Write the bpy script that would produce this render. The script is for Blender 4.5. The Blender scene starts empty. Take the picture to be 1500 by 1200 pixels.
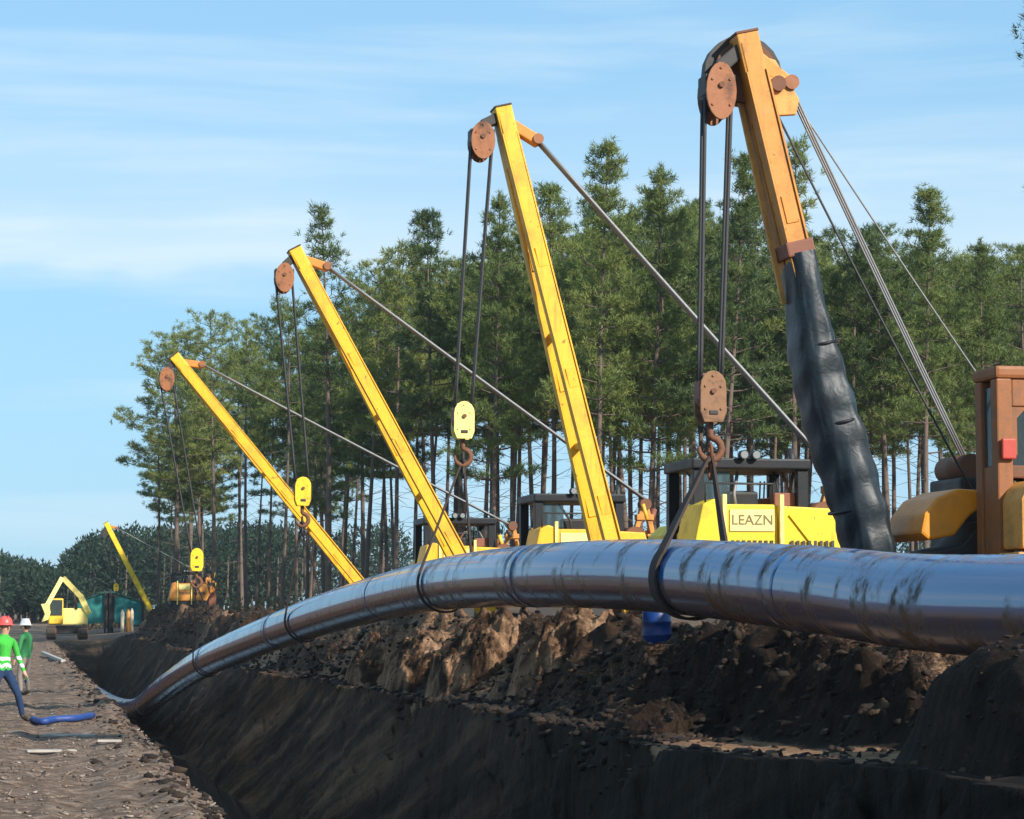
import bpy, bmesh, math, random
import numpy as np
from mathutils import Vector, Matrix

R = math.radians
rng = np.random.default_rng(7)
random.seed(7)
scene = bpy.context.scene
col = scene.collection

# ------------------------------------------------------------------ camera
CAM_Z = 2.0
YAW, PITCH, FPX = R(11.0), R(4.74), 3500.0          # focal length in pixels of a 1500 px wide frame
cam_d = bpy.data.cameras.new('camera')
cam_d.sensor_width = 36.0
cam_d.lens = 36.0 * FPX / 1500.0
cam_d.clip_start = 0.2
cam_d.clip_end = 6000
cam = bpy.data.objects.new('camera', cam_d)
cam.location = (0, 0, CAM_Z)
cam.rotation_euler = (math.pi / 2 + PITCH, 0, -YAW)
col.objects.link(cam)
scene.camera = cam

# ------------------------------------------------------------------ world and sun
SUN_EL = R(29)
SUN_AZ_VEC = Vector((math.cos(R(58)), -math.sin(R(58)), 0))     # horizontal direction towards the sun
world = bpy.data.worlds.new('World')
scene.world = world
world.use_nodes = True
wn = world.node_tree
wn.nodes.clear()
def N(nt, typ, **kw):
    n = nt.nodes.new(typ)
    for k, v in kw.items():
        if k == 'inp':
            for a, b in v.items():
                n.inputs[a].default_value = b
        else:
            setattr(n, k, v)
    return n
def L(nt, a, b):
    nt.links.new(a, b)
def ramp(nt, fac, stops, interp='LINEAR'):
    r = nt.nodes.new('ShaderNodeValToRGB')
    r.color_ramp.interpolation = interp
    el = r.color_ramp.elements
    while len(el) < len(stops):
        el.new(0.5)
    for e, (p, c) in zip(el, stops):
        e.position = p
        e.color = c if len(c) == 4 else (*c, 1)
    L(nt, fac, r.inputs[0])
    return r
def mixc(nt, fac, a, b, mode='MIX'):
    m = nt.nodes.new('ShaderNodeMix')
    m.data_type = 'RGBA'
    m.blend_type = mode
    for sock, v in ((m.inputs[0], fac), (m.inputs[6], a), (m.inputs[7], b)):
        if hasattr(v, 'is_linked'):
            L(nt, v, sock)
        elif isinstance(v, (int, float)):
            sock.default_value = v
        else:
            sock.default_value = (*v, 1) if len(v) == 3 else v
    return m.outputs[2]
def math_n(nt, op, a, b=None, c=None, clamp=False):
    m = nt.nodes.new('ShaderNodeMath')
    m.operation = op
    m.use_clamp = clamp
    for i, v in enumerate((a, b, c)):
        if v is None:
            continue
        if hasattr(v, 'is_linked'):
            L(nt, v, m.inputs[i])
        else:
            m.inputs[i].default_value = v
    return m.outputs[0]

sky = N(wn, 'ShaderNodeTexSky', sky_type='NISHITA', sun_disc=False, sun_elevation=SUN_EL,
        sun_rotation=math.atan2(SUN_AZ_VEC.x, SUN_AZ_VEC.y), altitude=20.0, air_density=1.0,
        dust_density=0.05, ozone_density=1.6)
tc = N(wn, 'ShaderNodeTexCoord')
sep = N(wn, 'ShaderNodeSeparateXYZ')
L(wn, tc.outputs['Generated'], sep.inputs[0])
zz = sep.outputs[2]
mp = N(wn, 'ShaderNodeMapping', inp={'Scale': (2.4, 2.4, 27.0), 'Location': (3.1, 1.2, 0.35)})
L(wn, tc.outputs['Generated'], mp.inputs[0])
no = N(wn, 'ShaderNodeTexNoise', inp={'Scale': 1.5, 'Detail': 7.0, 'Roughness': 0.55, 'Distortion': 0.35})
L(wn, mp.outputs[0], no.inputs['Vector'])
wisps = ramp(wn, no.outputs['Fac'], [(0.42, (0, 0, 0)), (0.68, (1, 1, 1))], 'EASE')
# a long low bank of thin cloud round the horizon, crisp below and feathered above
mp2 = N(wn, 'ShaderNodeMapping', inp={'Scale': (3.0, 3.0, 3.0), 'Location': (0.4, 0.1, 0)})
L(wn, tc.outputs['Generated'], mp2.inputs[0])
no2 = N(wn, 'ShaderNodeTexNoise', inp={'Scale': 3.0, 'Detail': 5.0, 'Roughness': 0.5})
L(wn, mp2.outputs[0], no2.inputs['Vector'])
wob = math_n(wn, 'MULTIPLY_ADD', no2.outputs['Fac'], 0.03, -0.015)
zel = math_n(wn, 'ADD', zz, wob)
band = ramp(wn, zel, [(0.0, (0.10, 0.10, 0.10)), (0.135, (0.02, 0.02, 0.02)), (0.142, (0.95, 0.95, 0.95)), (0.175, (0.35, 0.35, 0.35)), (0.22, (0.05, 0.05, 0.05)), (0.32, (0, 0, 0))])
cl = math_n(wn, 'MULTIPLY', wisps.outputs[0], 0.46)
cl = math_n(wn, 'ADD', cl, band.outputs[0], clamp=True)
tint = mixc(wn, 1.0, sky.outputs[0], (0.86, 0.99, 1.12), 'MULTIPLY')
tint = mixc(wn, ramp(wn, zz, [(0.0, (0.88, 0.88, 0.88)), (0.35, (0.6, 0.6, 0.6))]).outputs[0], tint, (1.95, 3.9, 5.55))
skyc = mixc(wn, math_n(wn, 'MULTIPLY', cl, 0.75), tint, (4.9, 5.8, 6.3))
bg = N(wn, 'ShaderNodeBackground', inp={'Strength': 0.118})
L(wn, skyc, bg.inputs[0])
out = N(wn, 'ShaderNodeOutputWorld')
L(wn, bg.outputs[0], out.inputs[0])

sun_d = bpy.data.lights.new('sun', 'SUN')
sun_d.energy = 5.0
sun_d.angle = R(0.55)
sun_d.color = (1.0, 0.93, 0.82)
sun = bpy.data.objects.new('sun', sun_d)
sdir = Vector((SUN_AZ_VEC.x * math.cos(SUN_EL), SUN_AZ_VEC.y * math.cos(SUN_EL), math.sin(SUN_EL)))
sun.rotation_euler = sdir.to_track_quat('Z', 'Y').to_euler()
sun.location = sdir * 200
col.objects.link(sun)

scene.view_settings.view_transform = 'Standard'
scene.view_settings.look = 'None'
scene.view_settings.exposure = 0.48
scene.view_settings.gamma = 1.0
scene.view_settings.use_curve_mapping = False
scene.render.engine = 'CYCLES'
scene.cycles.max_bounces = 5
scene.cycles.diffuse_bounces = 3
scene.cycles.glossy_bounces = 3
scene.cycles.transparent_max_bounces = 6
scene.cycles.filter_width = 1.5

# ------------------------------------------------------------------ helpers
_F = Vector((math.sin(YAW) * math.cos(PITCH), math.cos(YAW) * math.cos(PITCH), math.sin(PITCH)))
_Rt = Vector((math.cos(YAW), -math.sin(YAW), 0))
_Up = _Rt.cross(_F)
def at(px, py, Y):
    """The point of the place at distance Y along the trench that the photograph shows at px, py."""
    d = _F * FPX + _Rt * (px - 750) - _Up * (py - 600)
    return Vector((0, 0, CAM_Z)) + d * (Y / d.y)

def smooth(a, b, x):
    t = np.clip((x - a) / (b - a), 0, 1)
    return t * t * (3 - 2 * t)

def _hash(ix, iy, seed):
    n = (ix * 374761393 + iy * 668265263 + seed * 1442695041) & 0xFFFFFFFF
    n = ((n ^ (n >> 13)) * 1274126177) & 0xFFFFFFFF
    n = n ^ (n >> 16)
    return (n & 0xFFFFFF) / float(0xFFFFFF)
def vnoise(x, y, seed=0):
    x = np.asarray(x, float); y = np.asarray(y, float)
    ix = np.floor(x).astype(np.int64); iy = np.floor(y).astype(np.int64)
    fx = x - ix; fy = y - iy
    fx = fx * fx * (3 - 2 * fx); fy = fy * fy * (3 - 2 * fy)
    a = _hash(ix, iy, seed); b = _hash(ix + 1, iy, seed); c = _hash(ix, iy + 1, seed); d = _hash(ix + 1, iy + 1, seed)
    return (a * (1 - fx) + b * fx) * (1 - fy) + (c * (1 - fx) + d * fx) * fy
def fbm(x, y, oct=4, seed=0, gain=0.5):
    s = 0; a = 1; t = 0
    for o in range(oct):
        s = s + a * (vnoise(x * 2 ** o + 13.7 * o, y * 2 ** o - 7.1 * o, seed + o) - 0.5)
        t += a; a *= gain
    return s / t * 2          # about -1..1

# ---- materials
MATS = {}
def new_mat(name):
    m = bpy.data.materials.new(name)
    m.use_nodes = True
    nt = m.node_tree
    b = nt.nodes['Principled BSDF']
    MATS[name] = m
    return m, nt, b
def paint(name, color, rough=0.45, metal=0.0, dirt=(0.10, 0.07, 0.045), amount=0.45, vary=0.18, scale=2.0, bump=0.15, spec=0.5, chips=0.0):
    m, nt, b = new_mat(name)
    t = N(nt, 'ShaderNodeTexCoord')
    n1 = N(nt, 'ShaderNodeTexNoise', inp={'Scale': scale, 'Detail': 8.0, 'Roughness': 0.65})
    n2 = N(nt, 'ShaderNodeTexNoise', inp={'Scale': scale * 5, 'Detail': 6.0, 'Roughness': 0.7})
    L(nt, t.outputs['Object'], n1.inputs['Vector']); L(nt, t.outputs['Object'], n2.inputs['Vector'])
    dark = tuple(c * (1 - vary) for c in color); lite = tuple(min(1, c * (1 + vary)) for c in color)
    c1 = mixc(nt, n2.outputs['Fac'], dark, lite)
    d = ramp(nt, n1.outputs['Fac'], [(0.5, (0, 0, 0)), (0.72, (1, 1, 1))])
    c2 = mixc(nt, math_n(nt, 'MULTIPLY', d.outputs[0], amount), c1, dirt)
    if chips:
        mps = N(nt, 'ShaderNodeMapping', inp={'Scale': (9.0, 9.0, 0.9)}); L(nt, t.outputs['Object'], mps.inputs[0])
        n3 = N(nt, 'ShaderNodeTexNoise', inp={'Scale': 1.0, 'Detail': 6.0, 'Roughness': 0.7}); L(nt, mps.outputs[0], n3.inputs['Vector'])
        st = ramp(nt, n3.outputs['Fac'], [(0.54, (0, 0, 0)), (0.70, (1, 1, 1))])
        c2 = mixc(nt, math_n(nt, 'MULTIPLY', st.outputs[0], chips), c2, (0.10, 0.05, 0.02))
        ch = ramp(nt, n2.outputs['Fac'], [(0.63, (0, 0, 0)), (0.67, (1, 1, 1))])
        c2 = mixc(nt, math_n(nt, 'MULTIPLY', ch.outputs[0], 0.8), c2, (0.07, 0.03, 0.015))
    L(nt, c2, b.inputs['Base Color'])
    L(nt, math_n(nt, 'MULTIPLY_ADD', n1.outputs['Fac'], 0.35, rough - 0.12), b.inputs['Roughness'])
    b.inputs['Metallic'].default_value = metal
    b.inputs['Specular IOR Level'].default_value = spec
    if bump:
        bp = N(nt, 'ShaderNodeBump', inp={'Strength': bump, 'Distance': 0.02})
        L(nt, n2.outputs['Fac'], bp.inputs['Height']); L(nt, bp.outputs[0], b.inputs['Normal'])
    return m

paint('yellow_paint', (0.80, 0.415, 0.006), 0.5, amount=0.42, scale=1.6, vary=0.22, chips=0.4)
paint('yellow_worn', (0.83, 0.50, 0.03), 0.5, amount=0.55, scale=3.5)
paint('lemon_paint', (0.80, 0.54, 0.010), 0.5, amount=0.45, scale=2.4, chips=0.35)
paint('cream_yellow', (0.80, 0.66, 0.20), 0.5, amount=0.35, scale=6)
paint('ochre_paint', (0.56, 0.225, 0.03), 0.55, amount=0.55, scale=3, chips=0.5)
paint('orange_paint', (0.76, 0.25, 0.006), 0.42, amount=0.35)
paint('pale_orange', (0.64, 0.28, 0.05), 0.55, amount=0.5, scale=4, chips=0.4)
paint('rust_brown', (0.15, 0.058, 0.026), 0.7, amount=0.6, scale=4)
paint('cab_brown', (0.25, 0.080, 0.016), 0.55, amount=0.65, scale=4, chips=0.5)
paint('rust_red', (0.20, 0.065, 0.035), 0.6, amount=0.6, scale=4)
paint('rust_orange', (0.30, 0.105, 0.035), 0.6, dirt=(0.035, 0.02, 0.014), amount=0.95, scale=3.5, chips=0.5)
paint('worn_steel', (0.22, 0.105, 0.045), 0.55, metal=0.1, dirt=(0.06, 0.03, 0.018), amount=0.9, scale=6)
paint('dark_steel', (0.035, 0.033, 0.032), 0.55, metal=0.3, amount=0.5)
paint('track_steel', (0.07, 0.055, 0.045), 0.7, metal=0.4, amount=0.7, scale=3)
paint('black_paint', (0.008, 0.009, 0.012), 0.45, dirt=(0.03, 0.025, 0.02), amount=0.3, spec=0.3)
paint('cable_steel', (0.24, 0.24, 0.24), 0.55, metal=0.4, amount=0.4, scale=30, bump=0)
paint('cable_dark', (0.03, 0.03, 0.032), 0.6, amount=0.4, scale=30, bump=0)
paint('sling_webbing', (0.035, 0.022, 0.018), 0.85, amount=0.3, scale=12)
paint('red_paint', (0.42, 0.035, 0.02), 0.5, amount=0.5, scale=6)
paint('cream_paint', (0.66, 0.60, 0.47), 0.5, amount=0.3)
paint('teal_canvas', (0.015, 0.17, 0.16), 0.8, amount=0.2, bump=0.3)
paint('teal_plate', (0.05, 0.30, 0.30), 0.4, amount=0.2)
paint('white_plate', (0.75, 0.75, 0.72), 0.5, amount=0.25)
paint('pale_plate', (0.78, 0.66, 0.24), 0.5, amount=0.3, scale=5)
paint('ink', (0.03, 0.03, 0.025), 0.5, amount=0.1)
paint('faded_ink', (0.20, 0.15, 0.06), 0.6, amount=0.3)
paint('blue_plastic', (0.006, 0.035, 0.17), 0.35, amount=0.2)
paint('blue_hose', (0.012, 0.05, 0.22), 0.5, amount=0.35, scale=8)
paint('weathered_wood', (0.40, 0.36, 0.32), 0.8, amount=0.4, scale=8)
paint('white_sheet', (0.72, 0.73, 0.74), 0.45, amount=0.3, scale=4)
paint('hi_vis_green', (0.05, 0.44, 0.05), 0.85, amount=0.3, scale=8, vary=0.4, bump=0.9)
paint('dull_green', (0.03, 0.20, 0.07), 0.85, amount=0.3, scale=8, vary=0.4, bump=0.9)
paint('reflective_tape', (0.80, 0.82, 0.82), 0.35, amount=0.05)
paint('blue_trousers', (0.013, 0.04, 0.11), 0.9, amount=0.45, scale=9, vary=0.4, bump=0.8)
paint('grey_trousers', (0.20, 0.17, 0.15), 0.85, amount=0.3, scale=6)
paint('boot', (0.04, 0.025, 0.015), 0.7, amount=0.5)
paint('skin', (0.52, 0.28, 0.19), 0.55, amount=0.05)
paint('hair_dark', (0.03, 0.02, 0.015), 0.7, amount=0.0)
paint('helmet_red', (0.70, 0.09, 0.08), 0.3, amount=0.1)
paint('helmet_white', (0.80, 0.78, 0.75), 0.3, amount=0.1)
paint('bark', (0.13, 0.095, 0.075), 0.95, dirt=(0.05, 0.035, 0.03), amount=0.7, vary=0.4, scale=3, bump=0.6)
def glass_mat():
    m, nt, b = new_mat('cab_glass')
    b.inputs['Base Color'].default_value = (0.16, 0.22, 0.24, 1)
    b.inputs['Roughness'].default_value = 0.06
    b.inputs['Transmission Weight'].default_value = 0.8
    b.inputs['IOR'].default_value = 1.2
glass_mat()
def lamp_glass():
    m, nt, b = new_mat('lamp_glass')
    b.inputs['Base Color'].default_value = (0.22, 0.23, 0.23, 1)
    b.inputs['Roughness'].default_value = 0.12
lamp_glass()
def plastic_wrap():
    m, nt, b = new_mat('dark_tarpaulin')
    t = N(nt, 'ShaderNodeTexCoord')
    n1 = N(nt, 'ShaderNodeTexNoise', inp={'Scale': 3.0, 'Detail': 8.0, 'Roughness': 0.6})
    L(nt, t.outputs['Object'], n1.inputs['Vector'])
    r = ramp(nt, n1.outputs['Fac'], [(0.3, (0.006, 0.008, 0.011)), (0.60, (0.010, 0.020, 0.028)), (0.76, (0.028, 0.060, 0.072))])
    L(nt, r.outputs[0], b.inputs['Base Color'])
    b.inputs['Roughness'].default_value = 0.5
    n2 = N(nt, 'ShaderNodeTexNoise', inp={'Scale': 9.0, 'Detail': 4.0, 'Distortion': 1.2})
    L(nt, t.outputs['Object'], n2.inputs['Vector'])
    bp = N(nt, 'ShaderNodeBump', inp={'Strength': 0.16, 'Distance': 0.05})
    L(nt, n2.outputs['Fac'], bp.inputs['Height']); L(nt, bp.outputs[0], b.inputs['Normal'])
plastic_wrap()
def pipe_mat():
    m, nt, b = new_mat('pipe_coating')
    t = N(nt, 'ShaderNodeTexCoord')
    geo = N(nt, 'ShaderNodeNewGeometry')
    mpn = N(nt, 'ShaderNodeMapping', inp={'Scale': (0.9, 1.9, 0.9)})
    L(nt, t.outputs['Object'], mpn.inputs[0])
    rings = N(nt, 'ShaderNodeTexNoise', inp={'Scale': 1.0, 'Detail': 5.0, 'Roughness': 0.6})
    L(nt, mpn.outputs[0], rings.inputs['Vector'])
    fine = N(nt, 'ShaderNodeTexNoise', inp={'Scale': 5.0, 'Detail': 8.0, 'Roughness': 0.7})
    L(nt, t.outputs['Object'], fine.inputs['Vector'])
    sp = N(nt, 'ShaderNodeSeparateXYZ')
    L(nt, geo.outputs['Normal'], sp.inputs[0])
    up = ramp(nt, sp.outputs[2], [(0.72, (0, 0, 0)), (0.96, (1, 1, 1))])       # dust that has settled along the crown
    dust = math_n(nt, 'MULTIPLY', up.outputs[0], ramp(nt, fine.outputs['Fac'], [(0.40, (0, 0, 0)), (0.62, (1, 1, 1))]).outputs[0])
    smear = ramp(nt, rings.outputs['Fac'], [(0.505, (0, 0, 0)), (0.58, (1, 1, 1))])
    smear2 = math_n(nt, 'MULTIPLY', smear.outputs[0], ramp(nt, fine.outputs['Fac'], [(0.36, (0, 0, 0)), (0.56, (1, 1, 1))]).outputs[0])
    spo = N(nt, 'ShaderNodeSeparateXYZ'); L(nt, t.outputs['Object'], spo.inputs[0])
    mr = N(nt, 'ShaderNodeMapRange', inp={'From Min': 14.0, 'From Max': 34.0, 'To Min': 1.0, 'To Max': 0.3}); L(nt, spo.outputs[1], mr.inputs[0])
    smear2 = math_n(nt, 'MULTIPLY', smear2, mr.outputs[0])
    c = mixc(nt, smear2, (0.012, 0.095, 0.26), (0.018, 0.014, 0.012))
    c = mixc(nt, math_n(nt, 'MULTIPLY', dust, 0.8), c, (0.24, 0.16, 0.105))
    dn = ramp(nt, math_n(nt, 'MULTIPLY_ADD', sp.outputs[2], -0.5, 0.5), [(0.50, (0, 0, 0)), (0.60, (1, 1, 1))]).outputs[0]     # brown reflection of the ground painted into the underside colour
    ground_refl = math_n(nt, 'MULTIPLY', dn, math_n(nt, 'MULTIPLY_ADD', fine.outputs['Fac'], 0.5, 0.5))
    c = mixc(nt, ground_refl, c, (0.15, 0.075, 0.036))
    L(nt, c, b.inputs['Base Color'])
    rr = math_n(nt, 'MULTIPLY_ADD', smear2, 0.40, 0.05)
    rr = math_n(nt, 'MULTIPLY_ADD', dust, 0.5, rr)
    rr = math_n(nt, 'MULTIPLY_ADD', ground_refl, 0.10, rr)
    rr = math_n(nt, 'MULTIPLY_ADD', fine.outputs['Fac'], 0.08, rr)
    L(nt, rr, b.inputs['Roughness'])
    b.inputs['IOR'].default_value = 2.1
    L(nt, math_n(nt, 'MULTIPLY_ADD', smear2, -0.42, 0.5), b.inputs['Specular IOR Level'])
    bp = N(nt, 'ShaderNodeBump', inp={'Strength': 0.06, 'Distance': 0.01})
    L(nt, fine.outputs['Fac'], bp.inputs['Height']); L(nt, bp.outputs[0], b.inputs['Normal'])
pipe_mat()
paint('joint_sleeve', (0.012, 0.035, 0.075), 0.3, dirt=(0.03, 0.025, 0.022), amount=0.8, scale=5, bump=0.05)
def soil_mat(name, attr=True):
    m, nt, b = new_mat(name)
    t = N(nt, 'ShaderNodeTexCoord')
    def noise(scale, detail=8.0, rough=0.65, dist=0.0):
        n = N(nt, 'ShaderNodeTexNoise', inp={'Scale': scale, 'Detail': detail, 'Roughness': rough, 'Distortion': dist})
        L(nt, t.outputs['Object'], n.inputs['Vector'])
        return n.outputs['Fac']
    n_big, n_mid, n_fine = noise(0.7), noise(4.0), noise(22.0, 6.0, 0.7)
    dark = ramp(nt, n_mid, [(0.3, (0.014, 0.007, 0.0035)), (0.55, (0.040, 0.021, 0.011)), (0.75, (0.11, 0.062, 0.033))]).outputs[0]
    sand = ramp(nt, n_mid, [(0.25, (0.13, 0.068, 0.036)), (0.5, (0.28, 0.160, 0.090)), (0.75, (0.46, 0.295, 0.18))]).outputs[0]
    trod = ramp(nt, n_mid, [(0.30, (0.07, 0.044, 0.030)), (0.5, (0.19, 0.128, 0.090)), (0.72, (0.38, 0.275, 0.205))]).outputs[0]
    if attr:
        at_ = N(nt, 'ShaderNodeAttribute', attribute_name='soil')
        s = N(nt, 'ShaderNodeSeparateColor')
        L(nt, at_.outputs['Color'], s.inputs[0])
        k1 = math_n(nt, 'ADD', s.outputs[0], math_n(nt, 'MULTIPLY_ADD', n_fine, 0.7, -0.35))
        k1 = ramp(nt, k1, [(0.38, (0, 0, 0)), (0.62, (1, 1, 1))]).outputs[0]
        k2 = s.outputs[1]
        soil_tone0 = N(nt, 'ShaderNodeAttribute', attribute_name='soil_tone')
        wl = math_n(nt, 'MINIMUM', math_n(nt, 'MULTIPLY', soil_tone0.outputs['Fac'], 1.3), 1.25)
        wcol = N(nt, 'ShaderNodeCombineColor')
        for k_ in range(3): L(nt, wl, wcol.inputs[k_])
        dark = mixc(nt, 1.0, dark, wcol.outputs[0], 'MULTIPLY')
        c = mixc(nt, k2, dark, trod)
        c = mixc(nt, k1, c, sand)
        # bucket tooth marks running down the cut wall
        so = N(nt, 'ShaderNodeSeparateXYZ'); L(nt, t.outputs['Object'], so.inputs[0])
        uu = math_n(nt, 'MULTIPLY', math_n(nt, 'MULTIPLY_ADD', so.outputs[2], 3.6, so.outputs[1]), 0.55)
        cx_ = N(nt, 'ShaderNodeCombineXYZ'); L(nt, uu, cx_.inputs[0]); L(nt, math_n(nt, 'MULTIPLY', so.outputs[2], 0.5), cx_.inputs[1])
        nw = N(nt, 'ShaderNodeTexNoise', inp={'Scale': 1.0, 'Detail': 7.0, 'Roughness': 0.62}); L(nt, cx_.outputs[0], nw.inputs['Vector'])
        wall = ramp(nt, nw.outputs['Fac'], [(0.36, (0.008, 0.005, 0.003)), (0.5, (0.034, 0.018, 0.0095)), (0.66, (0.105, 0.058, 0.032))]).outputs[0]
        soil_tone = N(nt, 'ShaderNodeAttribute', attribute_name='soil_tone')
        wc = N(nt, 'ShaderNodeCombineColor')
        for k_ in range(3): L(nt, soil_tone.outputs['Fac'], wc.inputs[k_])
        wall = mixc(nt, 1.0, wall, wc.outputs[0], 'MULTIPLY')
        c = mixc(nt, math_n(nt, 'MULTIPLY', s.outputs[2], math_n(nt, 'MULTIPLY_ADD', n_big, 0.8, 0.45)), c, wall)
        streak = math_n(nt, 'MULTIPLY', math_n(nt, 'MULTIPLY', nw.outputs['Fac'], 1.6), s.outputs[2])
    else:
        kk = ramp(nt, noise(1.1, 6.0, 0.65), [(0.44, (0, 0, 0)), (0.58, (1, 1, 1))]).outputs[0]
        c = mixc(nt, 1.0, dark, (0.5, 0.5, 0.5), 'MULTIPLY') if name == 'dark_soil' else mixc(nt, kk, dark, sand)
    sp = ramp(nt, n_fine, [(0.3, (0.6, 0.6, 0.6)), (0.7, (1.25, 1.25, 1.25))]).outputs[0]
    c = mixc(nt, 1.0, c, sp, 'MULTIPLY')
    L(nt, c, b.inputs['Base Color'])
    b.inputs['Roughness'].default_value = 0.95
    b.inputs['Specular IOR Level'].default_value = 0.2
    h = math_n(nt, 'MULTIPLY_ADD', n_fine, 0.35, n_mid)
    if attr:
        h = math_n(nt, 'ADD', h, streak)
    bp = N(nt, 'ShaderNodeBump', inp={'Strength': 0.9, 'Distance': 0.10})
    L(nt, h, bp.inputs['Height']); L(nt, bp.outputs[0], b.inputs['Normal'])
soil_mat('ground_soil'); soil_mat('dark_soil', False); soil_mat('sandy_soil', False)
def clod_mat():
    m, nt, b = new_mat('clod_soil')
    t = N(nt, 'ShaderNodeTexCoord')
    n = N(nt, 'ShaderNodeTexNoise', inp={'Scale': 1.3, 'Detail': 5.0}); L(nt, t.outputs['Object'], n.inputs['Vector'])
    n2 = N(nt, 'ShaderNodeTexNoise', inp={'Scale': 18.0, 'Detail': 6.0}); L(nt, t.outputs['Object'], n2.inputs['Vector'])
    r = ramp(nt, n.outputs['Fac'], [(0.44, (0.011, 0.006, 0.0035)), (0.62, (0.032, 0.018, 0.010)), (0.80, (0.20, 0.125, 0.075))])
    L(nt, r.outputs[0], b.inputs['Base Color'])
    b.inputs['Roughness'].default_value = 0.95
    bp = N(nt, 'ShaderNodeBump', inp={'Strength': 0.7, 'Distance': 0.04})
    L(nt, n2.outputs['Fac'], bp.inputs['Height']); L(nt, bp.outputs[0], b.inputs['Normal'])
clod_mat()
def chips_mat():
    m, nt, b = new_mat('chip_wood')
    t = N(nt, 'ShaderNodeTexCoord')
    n = N(nt, 'ShaderNodeTexNoise', inp={'Scale': 3.0, 'Detail': 5.0}); L(nt, t.outputs['Object'], n.inputs['Vector'])
    r = ramp(nt, n.outputs['Fac'], [(0.32, (0.07, 0.05, 0.04)), (0.52, (0.17, 0.122, 0.092)), (0.74, (0.42, 0.35, 0.30))])
    L(nt, r.outputs[0], b.inputs['Base Color'])
    b.inputs['Roughness'].default_value = 0.85
chips_mat()
def needle_mat(name, cols):
    m, nt, b = new_mat(name)
    t = N(nt, 'ShaderNodeTexCoord')
    oi = N(nt, 'ShaderNodeObjectInfo')
    n = N(nt, 'ShaderNodeTexNoise', inp={'Scale': 0.8, 'Detail': 4.0}); L(nt, t.outputs['Object'], n.inputs['Vector'])
    f = math_n(nt, 'ADD', math_n(nt, 'MULTIPLY', oi.outputs['Random'], 0.4), math_n(nt, 'MULTIPLY', n.outputs['Fac'], 0.65))
    r = ramp(nt, f, [(0.28, cols[0]), (0.55, cols[1]), (0.85, cols[2])])
    L(nt, r.outputs[0], b.inputs['Base Color'])
    b.inputs['Roughness'].default_value = 0.6
    b.inputs['Specular IOR Level'].default_value = 0.3
    tr = N(nt, 'ShaderNodeBsdfTranslucent')
    L(nt, r.outputs[0], tr.inputs[0])
    ad = N(nt, 'ShaderNodeMixShader', inp={0: 0.3})
    L(nt, b.outputs[0], ad.inputs[1]); L(nt, tr.outputs[0], ad.inputs[2])
    L(nt, ad.outputs[0], nt.nodes['Material Output'].inputs[0])
needle_mat('pine_needles', [(0.056, 0.094, 0.036), (0.135, 0.180, 0.048), (0.26, 0.285, 0.072)])
needle_mat('far_foliage', [(0.022, 0.045, 0.028), (0.042, 0.070, 0.036), (0.075, 0.095, 0.045)])
needle_mat('brush', [(0.06, 0.06, 0.025), (0.10, 0.09, 0.04), (0.16, 0.12, 0.06)])

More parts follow.
